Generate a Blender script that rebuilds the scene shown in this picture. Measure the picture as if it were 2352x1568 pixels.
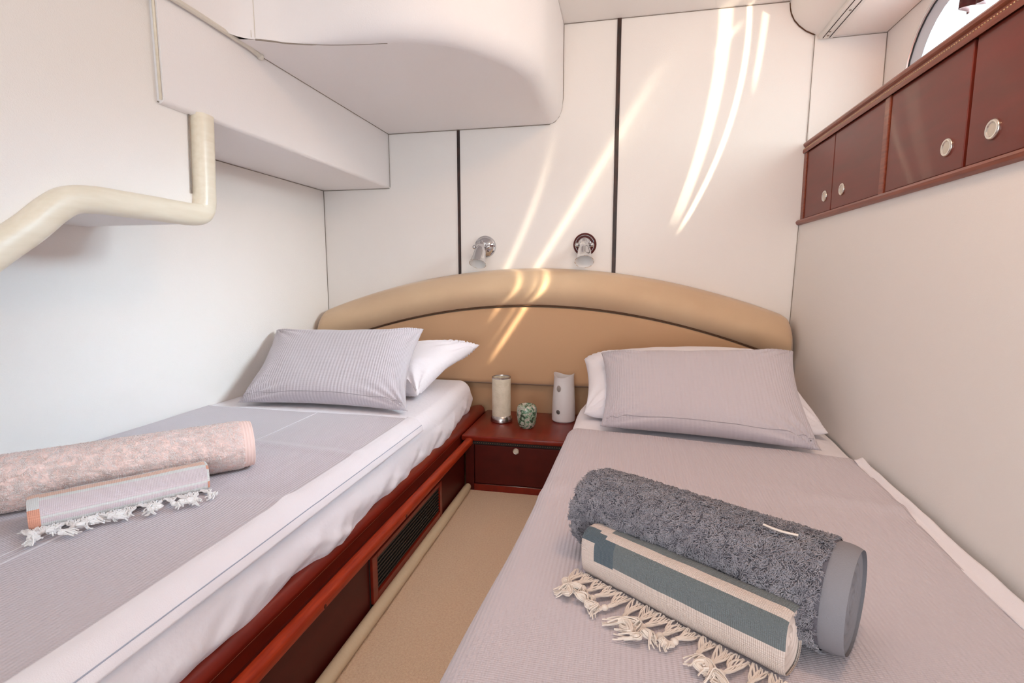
import bpy, bmesh, math, random
from mathutils import Vector, Matrix, noise
random.seed(7)
PI = math.pi
for o in list(bpy.data.objects): bpy.data.objects.remove(o)
S = bpy.context.scene
COL = S.collection

# ------------------------------------------------------------------ camera
YAW, PITCH, FPX = 0.20833, 0.12472, 1187.0
cd = bpy.data.cameras.new('camera'); cam = bpy.data.objects.new('camera', cd); COL.objects.link(cam)
cd.sensor_width = 36.0; cd.lens = 36.0 * FPX / 2352.0; cd.clip_start = 0.02
fw = Vector((-math.sin(YAW)*math.cos(PITCH), math.cos(YAW)*math.cos(PITCH), -math.sin(PITCH)))
rt = Vector((math.cos(YAW), math.sin(YAW), 0)); up = rt.cross(fw)
M = Matrix((rt, up, -fw)).transposed().to_4x4(); M.translation = Vector((0, -2.5, 0.89))
cam.matrix_world = M
S.camera = cam

# ------------------------------------------------------------------ world, lights, exposure
S.view_settings.view_transform = 'Standard'; S.view_settings.look = 'None'
S.view_settings.gamma = 1.0; S.view_settings.use_curve_mapping = False
S.view_settings.exposure = 0.25
W = bpy.data.worlds.new('world'); S.world = W; W.use_nodes = True
wn = W.node_tree.nodes; wl = W.node_tree.links
bg = wn['Background']
tc = wn.new('ShaderNodeTexCoord'); nz = wn.new('ShaderNodeTexNoise'); nz.inputs['Scale'].default_value = 5.0
cr = wn.new('ShaderNodeValToRGB')
cr.color_ramp.elements[0].position = 0.36; cr.color_ramp.elements[0].color = (0.45, 0.80, 0.95, 1)
cr.color_ramp.elements[1].position = 0.50; cr.color_ramp.elements[1].color = (1.0, 1.0, 1.0, 1)
wl.new(tc.outputs['Generated'], nz.inputs['Vector']); wl.new(nz.outputs['Fac'], cr.inputs['Fac'])
wl.new(cr.outputs['Color'], bg.inputs['Color']); bg.inputs['Strength'].default_value = 1.6

def area(name, loc, target, sx, sy, power, color, spread=180):
    l = bpy.data.lights.new(name, 'AREA'); l.shape = 'RECTANGLE'; l.size = sx; l.size_y = sy
    l.energy = power; l.color = color; l.spread = math.radians(spread)
    o = bpy.data.objects.new(name, l); COL.objects.link(o); o.location = loc
    d = Vector(target) - Vector(loc); o.rotation_euler = d.to_track_quat('-Z', 'Y').to_euler()
    return o
# daylight through the porthole (high on the right), then added fill lights out of view
area('porthole_daylight', (1.054, -0.85, 1.62), (-1.0, -0.95, 0.9), 0.72, 0.40, 4.9, (0.90, 1.0, 0.95))
area('porthole_daylight', (1.056, -0.85, 1.60), (-1.53, -0.60, 0.20), 0.72, 0.40, 6.6, (0.83, 0.94, 1.0), 50)
area('porthole_daylight', (1.058, -0.85, 1.60), (-1.0, -1.40, 0.38), 0.72, 0.40, 3.9, (0.42, 0.74, 1.0), 45)
area('added_rear_fill', (0.05, -3.38, 0.5), (0.05, 0.0, 1.5), 1.5, 0.9, 10.5, (0.97, 0.94, 0.96))  # added fill from the rear, tilted up to brighten the undersides
area('added_rear_fill', (0.05, -3.38, 0.8), (0.05, 0.0, 1.0), 1.5, 1.5, 1.0, (0.93, 0.96, 1.0), 60)  # second, weaker added fill at the same end
area('added_warm_fill', (0.35, -1.75, 1.98), (0.32, -0.45, 0.65), 0.25, 0.25, 6.6, (1.0, 0.64, 0.40))  # added warm fill for the right side, no fixture behind it
area('added_top_fill', (-0.2, -1.6, 2.02), (-0.4, -1.2, 0), 0.5, 0.5, 0.8, (1.0, 0.82, 0.86), 70)  # added overhead fill; the ceiling has no opening here

# sunlight bouncing off the water and the chrome of the porthole: one small lamp in the porthole whose beam is
# broken into thin curved glints (a caustic); the pattern lives in the light's own directions
SL = bpy.data.lights.new('water_glint', 'POINT'); SL.shadow_soft_size = 0.004; SL.energy = 50.0
GL = Vector((1.0, -1.3, 1.7))
so = bpy.data.objects.new('water_glint', SL); COL.objects.link(so); so.location = GL
SL.use_nodes = True; gn = SL.node_tree.nodes; gk = SL.node_tree.links; em = gn['Emission']
geo = gn.new('ShaderNodeNewGeometry'); sp = gn.new('ShaderNodeSeparateXYZ'); gk.new(geo.outputs['Incoming'], sp.inputs[0])
def M_(op, a, b=None, c=None, clamp=False):
    n = gn.new('ShaderNodeMath'); n.operation = op; n.use_clamp = clamp
    for k, v in enumerate((a, b, c)):
        if v is None: continue
        if isinstance(v, (int, float)): n.inputs[k].default_value = v
        else: gk.new(v, n.inputs[k])
    return n.outputs[0]
GX = M_('ADD', M_('MULTIPLY', M_('DIVIDE', sp.outputs[0], sp.outputs[1]), -GL.y), GL.x)
GZ = M_('ADD', M_('MULTIPLY', M_('DIVIDE', sp.outputs[2], sp.outputs[1]), -GL.y), GL.z)
def glint(a, b, c, w0, w1, z0, z1, amp, zf=0.15, zh=0.15, power=2):
    """beam along x = a z^2 + b z + c (where it would meet the back wall), half width w0 (low) .. w1 (high), from z0 to z1"""
    cx = M_('ADD', M_('MULTIPLY', M_('ADD', M_('MULTIPLY', GZ, a), b), GZ), c)
    t = M_('DIVIDE', M_('SUBTRACT', GZ, z0), z1-z0, clamp=True)
    w = M_('ADD', M_('MULTIPLY', t, w1-w0), w0)
    q = M_('DIVIDE', M_('ABSOLUTE', M_('SUBTRACT', GX, cx)), w)
    g = M_('POWER', 2.718, M_('MULTIPLY', M_('POWER', q, power), -1.0))
    up_ = M_('DIVIDE', M_('SUBTRACT', GZ, z0), zf, clamp=True); dn = M_('DIVIDE', M_('SUBTRACT', z1, GZ), zh, clamp=True)
    return M_('MULTIPLY', M_('MULTIPLY', g, amp), M_('MULTIPLY', up_, dn))
G = [glint(-0.2252, 0.9129, -0.520, 0.022, 0.034, 1.10, 2.6, 0.62, 0.10, 0.2, power=6),
     glint(-0.3347, 1.3136, -0.7894, 0.011, 0.008, 1.07, 2.6, 1.35, 0.10, 0.2, power=3),
     glint(-0.12, 0.55, -0.055, 0.012, 0.020, 1.66, 2.6, 0.50, 0.10, 0.2, power=4),
     glint(-0.2596, 1.0189, -1.2813, 0.016, 0.024, 0.55, 1.60, 1.5, 0.12, 0.8),
     glint(-0.0198, 0.6772, -1.0201, 0.015, 0.030, 0.33, 1.85, 1.75, 0.15, 1.2),
     glint(-0.0198, 0.6772, -1.0201, 0.013, 0.018, 0.33, 0.84, 3.2, 0.12, 0.16),
     glint(-0.2596, 1.0189, -1.2813, 0.014, 0.018, 0.55, 0.84, 1.8, 0.10, 0.16),
     glint(-0.0198, 0.6772, -1.075, 0.012, 0.016, 0.40, 0.95, 1.1, 0.20, 0.3),
     glint(-0.0198, 0.6772, -0.985, 0.05, 0.08, 0.75, 2.0, 0.12, 0.5, 0.5),
     glint(0.25, -0.10, -0.30, 0.012, 0.020, 1.83, 1.98, 0.5, 0.06, 0.06)]
tot = G[0]
for g_ in G[1:]: tot = M_('ADD', tot, g_)
gk.new(M_('MULTIPLY', tot, 2.2), em.inputs['Strength']); em.inputs['Color'].default_value = (1.0, 0.86, 0.62, 1)

# ------------------------------------------------------------------ helpers
def linkob(name, me, mat, parent=None, smooth=True):
    o = bpy.data.objects.new(name, me); COL.objects.link(o)
    if mat is not None:
        me.materials.clear()
        for m in (mat if isinstance(mat, (list, tuple)) else [mat]): me.materials.append(m)
    if smooth:
        for p in me.polygons: p.use_smooth = True
    if parent is not None: o.parent = parent; o.matrix_parent_inverse = parent.matrix_world.inverted()
    return o

def obj(name, bm, mat, parent=None, smooth=True, sharp=35):
    me = bpy.data.meshes.new(name)
    bmesh.ops.recalc_face_normals(bm, faces=bm.faces[:])
    if smooth:
        for e in bm.edges:
            if len(e.link_faces) == 2 and e.calc_face_angle(0) > math.radians(sharp): e.smooth = False
    bm.to_mesh(me); bm.free()
    return linkob(name, me, mat, parent, smooth)

def tag(o, label=None, cat=None, group=None, kind=None):
    if label: o['label'] = label
    if cat: o['category'] = cat
    if group: o['group'] = group
    if kind: o['kind'] = kind
    return o

def thing(name, label, cat, loc=(0, 0, 0), group=None):
    o = bpy.data.objects.new(name, None); COL.objects.link(o); o.location = loc
    o.empty_display_size = 0.05
    o.matrix_world = Matrix.Translation(loc)
    return tag(o, label, cat, group)

def struct(name, bm, mat, parent=None, **k):
    o = obj(name, bm, mat, parent, **k)
    if parent is None: o['kind'] = 'structure'
    return o

def box(bm, x0, x1, y0, y1, z0, z1, bev=0.0, seg=2):
    t = bmesh.new()
    bmesh.ops.create_cube(t, size=1)
    for v in t.verts:
        v.co = Vector(((x0+x1)/2 + v.co.x*(x1-x0), (y0+y1)/2 + v.co.y*(y1-y0), (z0+z1)/2 + v.co.z*(z1-z0)))
    if bev > 0: bmesh.ops.bevel(t, geom=t.edges[:], offset=bev, segments=seg, affect='EDGES', profile=0.5)
    me = bpy.data.meshes.new('t'); t.to_mesh(me); t.free(); bm.from_mesh(me); bpy.data.meshes.remove(me)
    return bm

def quad(bm, pts):
    bm.faces.new([bm.verts.new(p) for p in pts])

def grid(bm, f, nu, nv, cu=False, cv=False, uv=None):
    """surface f(u,v), u,v in 0..1; cu/cv closed"""
    U = nu if cu else nu + 1; V = nv if cv else nv + 1
    vs = [[bm.verts.new(f(i/nu, j/nv)) for j in range(V)] for i in range(U)]
    lay = bm.loops.layers.uv.verify() if uv else None
    for i in range(nu):
        for j in range(nv):
            a = vs[i][j]; b = vs[(i+1) % U][j]; c = vs[(i+1) % U][(j+1) % V]; d = vs[i][(j+1) % V]
            try: fc = bm.faces.new((a, b, c, d))
            except ValueError: continue
            if lay:
                for l, (x, y) in zip(fc.loops, ((i, j), (i+1, j), (i+1, j+1), (i, j+1))): l[lay].uv = (x/nu, y/nv)
    return vs

def prism_y(bm, prof, y0, y1, cap=True):
    """closed profile in (x,z), extruded along y"""
    a = [bm.verts.new((p[0], y0, p[1])) for p in prof]; b = [bm.verts.new((p[0], y1, p[1])) for p in prof]
    n = len(prof)
    for i in range(n): bm.faces.new((a[i], a[(i+1) % n], b[(i+1) % n], b[i]))
    if cap: bm.faces.new(a); bm.faces.new(b[::-1])

def lathe(bm, prof, c, seg=40, axis=Vector((0, 0, 1)), zfun=None):
    """prof list of (r,h); c base point; axis direction"""
    ax = Vector(axis).normalized(); q = Vector((0, 0, 1)).rotation_difference(ax)
    rows = []
    for r, h in prof:
        if r < 1e-6: rows.append([bm.verts.new(Vector(c) + q @ Vector((0, 0, h)))])
        else:
            row = []
            for k in range(seg):
                t = 2*PI*k/seg; hh = h + (zfun(t, r, h) if zfun else 0)
                row.append(bm.verts.new(Vector(c) + q @ Vector((r*math.cos(t), r*math.sin(t), hh))))
            rows.append(row)
    for a, b in zip(rows[:-1], rows[1:]):
        for k in range(seg):
            k2 = (k+1) % seg
            if len(a) == 1 and len(b) == 1: continue
            if len(a) == 1: bm.faces.new((a[0], b[k], b[k2]))
            elif len(b) == 1: bm.faces.new((a[k], b[0], a[k2]))
            else: bm.faces.new((a[k], b[k], b[k2], a[k2]))

def tube(bm, pts, r, sides=8, cross=None, cap=True, upv=Vector((0, 0, 1)), closed=False):
    """sweep along pts; r float or list; cross: list of (a,b) offsets (side, up) instead of a circle"""
    pts = [Vector(p) for p in pts]; n = len(pts); rows = []
    side0 = None
    for i, p in enumerate(pts):
        if closed: d = pts[(i+1) % n] - pts[i-1]
        else: d = pts[min(i+1, n-1)] - pts[max(i-1, 0)]
        d.normalize()
        s = d.cross(upv)
        if s.length < 1e-3: s = side0 if side0 is not None else d.cross(Vector((1, 0, 0)))
        s.normalize()
        if side0 is not None and s.dot(side0) < 0: s = -s
        side0 = s; u = s.cross(d).normalized()
        rr = r[i] if isinstance(r, (list, tuple)) else r
        if cross: row = [bm.verts.new(p + s*a*rr + u*b*rr) for a, b in cross]
        else: row = [bm.verts.new(p + (s*math.cos(2*PI*k/sides) + u*math.sin(2*PI*k/sides))*rr) for k in range(sides)]
        rows.append(row)
    m = len(rows[0])
    for i in range(n if closed else n-1):
        a, b = rows[i], rows[(i+1) % n]
        for k in range(m): bm.faces.new((a[k], a[(k+1) % m], b[(k+1) % m], b[k]))
    if cap and not closed: bm.faces.new(rows[0]); bm.faces.new(rows[-1][::-1])

def catmull(P, n=8):
    P = [Vector(p) for p in P]; out = []
    Q = [P[0]*2-P[1]] + P + [P[-1]*2-P[-2]]
    for i in range(1, len(Q)-2):
        for k in range(n):
            t = k/n; a, b, c, d = Q[i-1], Q[i], Q[i+1], Q[i+2]
            out.append(0.5*((2*b) + (c-a)*t + (2*a-5*b+4*c-d)*t*t + (-a+3*b-3*c+d)*t**3))
    out.append(P[-1]); return out

def lerp(a, b, t): return a + (b-a)*t
def sst(a, b, x):
    t = min(1, max(0, (x-a)/(b-a))); return t*t*(3-2*t)
def interp(tab, x):
    if x <= tab[0][0]: return tab[0][1]
    for (a, fa), (b, fb) in zip(tab[:-1], tab[1:]):
        if x <= b: return fa + (fb-fa)*(x-a)/(b-a)
    return tab[-1][1]
def N3(x, y, z=0.0): return noise.noise(Vector((x, y, z)))

# ------------------------------------------------------------------ materials
def mat(name, color, rough=0.6, metal=0.0, spec=0.5, coat=0.0, sheen=0.0, bump=None, var=None, coatr=0.05):
    """bump = (kind, scale, distance[, stretch]); var = (color2, scale, lo, hi[, stretch])"""
    m = bpy.data.materials.new(name); m.use_nodes = True
    nt = m.node_tree; N = nt.nodes; L = nt.links; b = N['Principled BSDF']
    b.inputs['Base Color'].default_value = (*color, 1); b.inputs['Roughness'].default_value = rough
    b.inputs['Metallic'].default_value = metal; b.inputs['Specular IOR Level'].default_value = spec
    b.inputs['Coat Weight'].default_value = coat; b.inputs['Coat Roughness'].default_value = coatr
    b.inputs['Sheen Weight'].default_value = sheen
    tcn = N.new('ShaderNodeTexCoord')
    def mapped(st):
        mp = N.new('ShaderNodeMapping'); L.new(tcn.outputs['Object'], mp.inputs['Vector'])
        mp.inputs['Scale'].default_value = st; return mp.outputs['Vector']
    if var:
        c2, sc, lo, hi = var[:4]; st = var[4] if len(var) > 4 else (1, 1, 1)
        n = N.new('ShaderNodeTexNoise'); n.inputs['Scale'].default_value = sc; n.inputs['Detail'].default_value = 5
        L.new(mapped(st), n.inputs['Vector'])
        r = N.new('ShaderNodeValToRGB'); L.new(n.outputs['Fac'], r.inputs['Fac'])
        r.color_ramp.elements[0].position = lo; r.color_ramp.elements[0].color = (*color, 1)
        r.color_ramp.elements[1].position = hi; r.color_ramp.elements[1].color = (*c2, 1)
        L.new(r.outputs['Color'], b.inputs['Base Color'])
    if bump:
        kind, sc, dist = bump[:3]; st = bump[3] if len(bump) > 3 else (1, 1, 1)
        if kind == 'noise':
            n = N.new('ShaderNodeTexNoise'); n.inputs['Scale'].default_value = sc; n.inputs['Detail'].default_value = 3
            L.new(mapped(st), n.inputs['Vector']); h = n.outputs['Fac']
        elif kind == 'voronoi':
            n = N.new('ShaderNodeTexVoronoi'); n.inputs['Scale'].default_value = sc
            L.new(mapped(st), n.inputs['Vector']); h = n.outputs['Distance']
        elif kind == 'ribs':      # ribs across 'axis' with pitch sc (metres), broken by fine cross threads
            src = bump[4] if len(bump) > 4 else 'Object'; ax = bump[5] if len(bump) > 5 else 0
            sx = N.new('ShaderNodeSeparateXYZ'); L.new(tcn.outputs[src], sx.inputs[0])
            def sine(o, pitch, amp):
                a = N.new('ShaderNodeMath'); a.operation = 'MULTIPLY'; a.inputs[1].default_value = 2*PI/pitch
                L.new(sx.outputs[o], a.inputs[0])
                s = N.new('ShaderNodeMath'); s.operation = 'SINE'; L.new(a.outputs[0], s.inputs[0])
                q = N.new('ShaderNodeMath'); q.operation = 'MULTIPLY'; q.inputs[1].default_value = amp
                L.new(s.outputs[0], q.inputs[0]); return q.outputs[0]
            s1 = sine(ax, sc, 0.5); s2 = sine(1-ax, sc*0.5, 0.12)
            ad = N.new('ShaderNodeMath'); ad.operation = 'ADD'; L.new(s1, ad.inputs[0]); L.new(s2, ad.inputs[1]); h = ad.outputs[0]
        bp = N.new('ShaderNodeBump'); bp.inputs['Distance'].default_value = dist; bp.inputs['Strength'].default_value = 1.0
        L.new(h, bp.inputs['Height']); L.new(bp.outputs['Normal'], b.inputs['Normal'])
    return m

WALL = (0.88, 0.835, 0.80)
m_wall = mat('wall_vinyl', WALL, 0.55, spec=0.3, bump=('noise', 350, 0.0006))
m_soft = mat('soffit_leather', (0.90, 0.86, 0.855), 0.5, spec=0.35, bump=('noise', 260, 0.0006))
m_seam = mat('seam_line', (0.30, 0.25, 0.21), 0.8)  # grey-brown line colour for joints, seams and screw heads
m_cord = mat('piping_cord', (0.72, 0.66, 0.58), 0.7, bump=('noise', 300, 0.001))
m_mould = mat('limed_wood', (0.83, 0.75, 0.61), 0.38, spec=0.5, coat=0.25, coatr=0.3, var=((0.77, 0.68, 0.53), 9, 0.35, 0.75, (8, 1.2, 9)))
m_carpet = mat('carpet', (0.80, 0.53, 0.33), 0.95, spec=0.1, sheen=0.3, bump=('noise', 420, 0.005), var=((0.92, 0.68, 0.46), 190, 0.30, 0.66))
m_mahog = mat('mahogany_gloss', (0.23, 0.018, 0.006), 0.32, spec=0.3, coat=0.18, var=((0.15, 0.011, 0.005), 6, 0.3, 0.75, (6, 1, 6)))
m_mahog_dark = mat('mahogany_panel', (0.085, 0.007, 0.004), 0.45, spec=0.2, coat=0.06, var=((0.062, 0.005, 0.003), 5, 0.3, 0.75, (4, 1, 4)))
m_bar = mat('mahogany_bar', (0.40, 0.038, 0.007), 0.45, spec=0.2, coat=0.08, var=((0.26, 0.020, 0.005), 14, 0.35, 0.7, (12, 1.0, 12)))
m_cab = mat('mahogany_satin', (0.185, 0.026, 0.015), 0.42, spec=0.22, coat=0.32, coatr=0.06, var=((0.14, 0.027, 0.016), 4, 0.3, 0.75, (3, 1, 6)))
m_cabtrim = mat('mahogany_trim', (0.27, 0.060, 0.026), 0.38, spec=0.3, coat=0.25, var=((0.18, 0.036, 0.017), 12, 0.35, 0.7, (12, 1, 12)))
m_gap = mat('dark_gap', (0.012, 0.006, 0.005), 0.7)
m_strip = mat('wenge_strip', (0.018, 0.008, 0.006), 0.5, var=((0.06, 0.02, 0.012), 20, 0.45, 0.7, (3, 3, 1)))
m_black = mat('black_grille', (0.006, 0.006, 0.006), 0.4)
m_tan = mat('tan_suede', (0.64, 0.44, 0.28), 0.75, spec=0.2, sheen=0.3, var=((0.70, 0.50, 0.32), 3.5, 0.35, 0.7), bump=('noise', 500, 0.0005))
m_tan2 = mat('tan_suede_panel', (0.60, 0.37, 0.215), 0.8, spec=0.15, sheen=0.3, bump=('noise', 500, 0.0004))
m_tanseam = mat('tan_seam', (0.10, 0.045, 0.02), 0.8)
m_sheet = mat('white_cotton', (0.91, 0.875, 0.92), 0.85, spec=0.15, sheen=0.15, bump=('noise', 60, 0.0015))
m_border = mat('white_border', (0.87, 0.83, 0.87), 0.85, spec=0.15, bump=('noise', 500, 0.0005))
GREY = (0.62, 0.555, 0.59)
m_blanket = mat('ribbed_blanket', GREY, 0.9, spec=0.1, sheen=0.25, bump=('ribs', 0.0075, 0.0011))
m_cushL = mat('ribbed_cushion', (0.60, 0.55, 0.59), 0.9, spec=0.1, sheen=0.25, bump=('ribs', 0.0105, 0.0010, (1, 1, 1), 'UV', 0))
m_stitch = mat('white_stitch', (0.75, 0.72, 0.75), 0.8)
m_chrome = mat('chrome', (0.60, 0.60, 0.62), 0.08, metal=1.0)
m_nickel = mat('brushed_nickel', (0.50, 0.46, 0.44), 0.25, metal=1.0)
m_white_in = mat('white_enamel', (0.85, 0.84, 0.83), 0.4)
m_ring = mat('knob_ring', (0.70, 0.66, 0.60), 0.22, metal=0.9)
m_knobc = mat('knob_centre', (0.62, 0.55, 0.46), 0.4)
m_ceram = mat('white_ceramic', (0.80, 0.76, 0.76), 0.35, coat=0.3)
m_hole = mat('vase_inside', (0.45, 0.42, 0.41), 0.6)
m_shade = mat('cream_shade', (0.78, 0.70, 0.56), 0.6, bump=('noise', 150, 0.002), var=((0.70, 0.62, 0.48), 40, 0.4, 0.65))
m_winframe = mat('porthole_frame_metal', (0.62, 0.62, 0.62), 0.3, metal=0.6)
m_rubber = mat('black_rubber', (0.01, 0.01, 0.01), 0.6)
m_reveal = mat('porthole_reveal', (0.50, 0.52, 0.55), 0.5)
m_curtain = mat('maroon_curtain', (0.055, 0.010, 0.014), 0.7, spec=0.2, sheen=0.4)
m_track = mat('track_plastic', (0.80, 0.76, 0.72), 0.35)
m_bead = mat('brass_beads', (0.50, 0.34, 0.20), 0.35, metal=0.6)
m_pink = mat('pink_terry_ground', (0.90, 0.68, 0.63), 0.95, spec=0.05)  # deeper than the loops, standing in for shade between them
m_pinkp = mat('pink_terry_loops', (0.96, 0.80, 0.76), 0.95, spec=0.05, sheen=0.5, var=((0.97, 0.86, 0.83), 40, 0.35, 0.65))
m_pinkhem = mat('pink_hem', (0.88, 0.66, 0.60), 0.9, spec=0.1)
m_greyt = mat('grey_terry_ground', (0.14, 0.13, 0.15), 0.95, spec=0.05)  # dark tone put in as the shade in the crevices between loops
m_greyp = mat('grey_terry_loops', (0.27, 0.255, 0.285), 0.95, spec=0.05, sheen=0.3, var=((0.36, 0.34, 0.37), 60, 0.40, 0.62))
m_greyhem = mat('grey_hem', (0.26, 0.25, 0.27), 0.9, spec=0.1, bump=('noise', 500, 0.0006))
m_fringe = mat('cream_fringe', (0.80, 0.70, 0.62), 0.9, spec=0.1)
m_fringeW = mat('white_fringe', (0.93, 0.91, 0.91), 0.9, spec=0.1)

# green marbled stone
def mk_marble():
    m = bpy.data.materials.new('green_marble'); m.use_nodes = True; N = m.node_tree.nodes; L = m.node_tree.links; b = N['Principled BSDF']
    b.inputs['Roughness'].default_value = 0.25; b.inputs['Coat Weight'].default_value = 0.4
    t = N.new('ShaderNodeTexCoord'); w = N.new('ShaderNodeTexNoise'); w.inputs['Scale'].default_value = 34; w.inputs['Detail'].default_value = 8; w.inputs['Distortion'].default_value = 1.6
    L.new(t.outputs['Object'], w.inputs['Vector']); r = N.new('ShaderNodeValToRGB'); L.new(w.outputs['Fac'], r.inputs['Fac'])
    e = r.color_ramp.elements; e[0].position = 0.38; e[0].color = (0.05, 0.06, 0.045, 1); e[1].position = 0.62; e[1].color = (0.62, 0.60, 0.52, 1)
    for p, c in ((0.44, (0.10, 0.24, 0.14, 1)), (0.48, (0.22, 0.36, 0.24, 1)), (0.51, (0.55, 0.56, 0.47, 1)), (0.56, (0.34, 0.32, 0.26, 1))):
        q = e.new(p); q.color = c
    L.new(r.outputs['Color'], b.inputs['Base Color']); return m
m_marble = mk_marble()

def glass():
    m = bpy.data.materials.new('porthole_glass'); m.use_nodes = True; N = m.node_tree.nodes; L = m.node_tree.links
    N.remove(N['Principled BSDF']); o = N['Material Output']
    t = N.new('ShaderNodeBsdfTransparent'); g = N.new('ShaderNodeBsdfGlossy'); g.inputs['Roughness'].default_value = 0.02
    mx = N.new('ShaderNodeMixShader'); mx.inputs[0].default_value = 0.05
    L.new(t.outputs[0], mx.inputs[1]); L.new(g.outputs[0], mx.inputs[2]); L.new(mx.outputs[0], o.inputs['Surface'])
    return m
m_glass = glass()

def banded(name, stops, end_cols, rough=0.9, ribs=(120, 400), vscale=1.0):
    """flat-weave towel: UV.y goes round the roll -> constant colour bands; near the left end (UV.x small) the inner folds show other bands"""
    m = bpy.data.materials.new(name); m.use_nodes = True; N = m.node_tree.nodes; L = m.node_tree.links; b = N['Principled BSDF']
    b.inputs['Roughness'].default_value = rough; b.inputs['Specular IOR Level'].default_value = 0.1; b.inputs['Sheen Weight'].default_value = 0.2
    t = N.new('ShaderNodeTexCoord'); s = N.new('ShaderNodeSeparateXYZ'); L.new(t.outputs['UV'], s.inputs[0])
    def ramp(st):
        r = N.new('ShaderNodeValToRGB'); r.color_ramp.interpolation = 'CONSTANT'
        e = r.color_ramp.elements; e[0].position = st[0][0]; e[0].color = (*st[0][1], 1); e[1].position = st[1][0]; e[1].color = (*st[1][1], 1)
        for p, c in st[2:]: q = e.new(p); q.color = (*c, 1)
        L.new(s.outputs[1], r.inputs['Fac']); return r.outputs['Color']
    a = ramp(stops); col = a
    for umax, st in end_cols:
        lt = N.new('ShaderNodeMath'); lt.operation = 'LESS_THAN' if umax > 0 else 'GREATER_THAN'; lt.inputs[1].default_value = abs(umax); L.new(s.outputs[0], lt.inputs[0])
        mx = N.new('ShaderNodeMix'); mx.data_type = 'RGBA'; L.new(lt.outputs[0], mx.inputs[0]); L.new(col, mx.inputs[6]); L.new(ramp(st), mx.inputs[7]); col = mx.outputs[2]
    L.new(col, b.inputs['Base Color'])
    # waffle bump
    def sine(o, k):
        q = N.new('ShaderNodeMath'); q.operation = 'MULTIPLY'; q.inputs[1].default_value = 2*PI*k; L.new(s.outputs[o], q.inputs[0])
        z = N.new('ShaderNodeMath'); z.operation = 'SINE'; L.new(q.outputs[0], z.inputs[0]); return z.outputs[0]
    ad = N.new('ShaderNodeMath'); ad.operation = 'ADD'; L.new(sine(0, ribs[0]), ad.inputs[0]); L.new(sine(1, ribs[1]), ad.inputs[1])
    bp = N.new('ShaderNodeBump'); bp.inputs['Distance'].default_value = 0.0003; L.new(ad.outputs[0], bp.inputs['Height']); L.new(bp.outputs['Normal'], b.inputs['Normal'])
    return m

# ================================================================== THE ROOM
# floor
bm = bmesh.new(); box(bm, -1.53, 0.78, -3.4, 0.0, -0.03, 0.0); struct('floor', bm, m_carpet, smooth=False)
# back wall
bm = bmesh.new(); box(bm, -1.60, 1.03, 0.0, 0.05, -0.05, 2.12); struct('wall_back', bm, m_wall, smooth=False)
# left wall
bm = bmesh.new(); box(bm, -1.60, -1.53, -3.4, 0.0, -0.05, 2.12); struct('wall_left', bm, m_wall, smooth=False)
# right wall: below the cabinet it leans in a little towards the bed
def rwx(y, z):
    if z >= 1.1: return 0.748
    return 0.748 - (1.1-z)*(0.03 + 0.085*min(1.5, max(0, -y-0.25)))
bm = bmesh.new()
grid(bm, lambda u, v: (rwx(-3.4*u, 1.12*v), -3.4*u, 1.12*v), 24, 16)
grid(bm, lambda u, v: (0.80, -3.4*u, 1.12*v), 1, 1)
o = struct('wall_right', bm, m_wall)
# outer hull wall above the cabinet, with two long porthole openings
def stadium(cy0, cy1, cz, r, n=16):
    pts = []
    for k in range(n+1): t = -PI/2 + PI*k/n; pts.append((cy1 + r*math.cos(t), cz + r*math.sin(t)))   # far end (towards y=0)
    for k in range(n+1): t = PI/2 + PI*k/n; pts.append((cy0 + r*math.cos(t), cz + r*math.sin(t)))
    return pts
PH = [(-1.25, -0.44)]; PZ, PR = 1.59, 0.25
bm = bmesh.new()
def ringwall(bm, X, ylo, yhi, zlo, zhi, inner):
    n = len(inner); iv = [bm.verts.new((X, y, z)) for y, z in inner]; ov = []
    cy = (ylo+yhi)/2; cz = (zlo+zhi)/2
    for y, z in inner:
        dy, dz = y-cy, z-cz; s = min((yhi-cy)/abs(dy) if abs(dy) > 1e-6 else 1e9, (zhi-cz)/abs(dz) if abs(dz) > 1e-6 else 1e9)
        ov.append(bm.verts.new((X, cy+dy*s, cz+dz*s)))
    for i in range(n): bm.faces.new((iv[i], iv[(i+1) % n], ov[(i+1) % n], ov[i]))
    # corners
    for (a, b) in ((ylo, zlo), (ylo, zhi), (yhi, zlo), (yhi, zhi)):
        c = bm.verts.new((X, a, b))
        best = sorted(ov, key=lambda v: (v.co-c.co).length)
        # two neighbouring outer verts on different sides
        i1 = next(v for v in best if abs(v.co.y-a) < 1e-5); i2 = next(v for v in best if abs(v.co.z-b) < 1e-5)
        if i1 is not i2: bm.faces.new((c, i1, i2))
ringwall(bm, 1.02, -1.5, 0.05, 1.30, 1.88, stadium(PH[0][0], PH[0][1], PZ, PR))
quad(bm, [(1.02, -3.4, 1.30), (1.02, -1.5, 1.30), (1.02, -1.5, 1.88), (1.02, -3.4, 1.88)])
bmesh.ops.remove_doubles(bm, verts=bm.verts[:], dist=1e-5)
struct('wall_right_outer', bm, m_wall, smooth=False)
# end panel of the recess (slightly angled) -- continues the back wall
bm = bmesh.new(); quad(bm, [(0.757, -0.003, 1.40), (1.03, -0.02, 1.40), (1.03, -0.02, 1.88), (0.757, -0.003, 1.90)])
struct('wall_back_recess', bm, m_wall, smooth=False)
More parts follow.
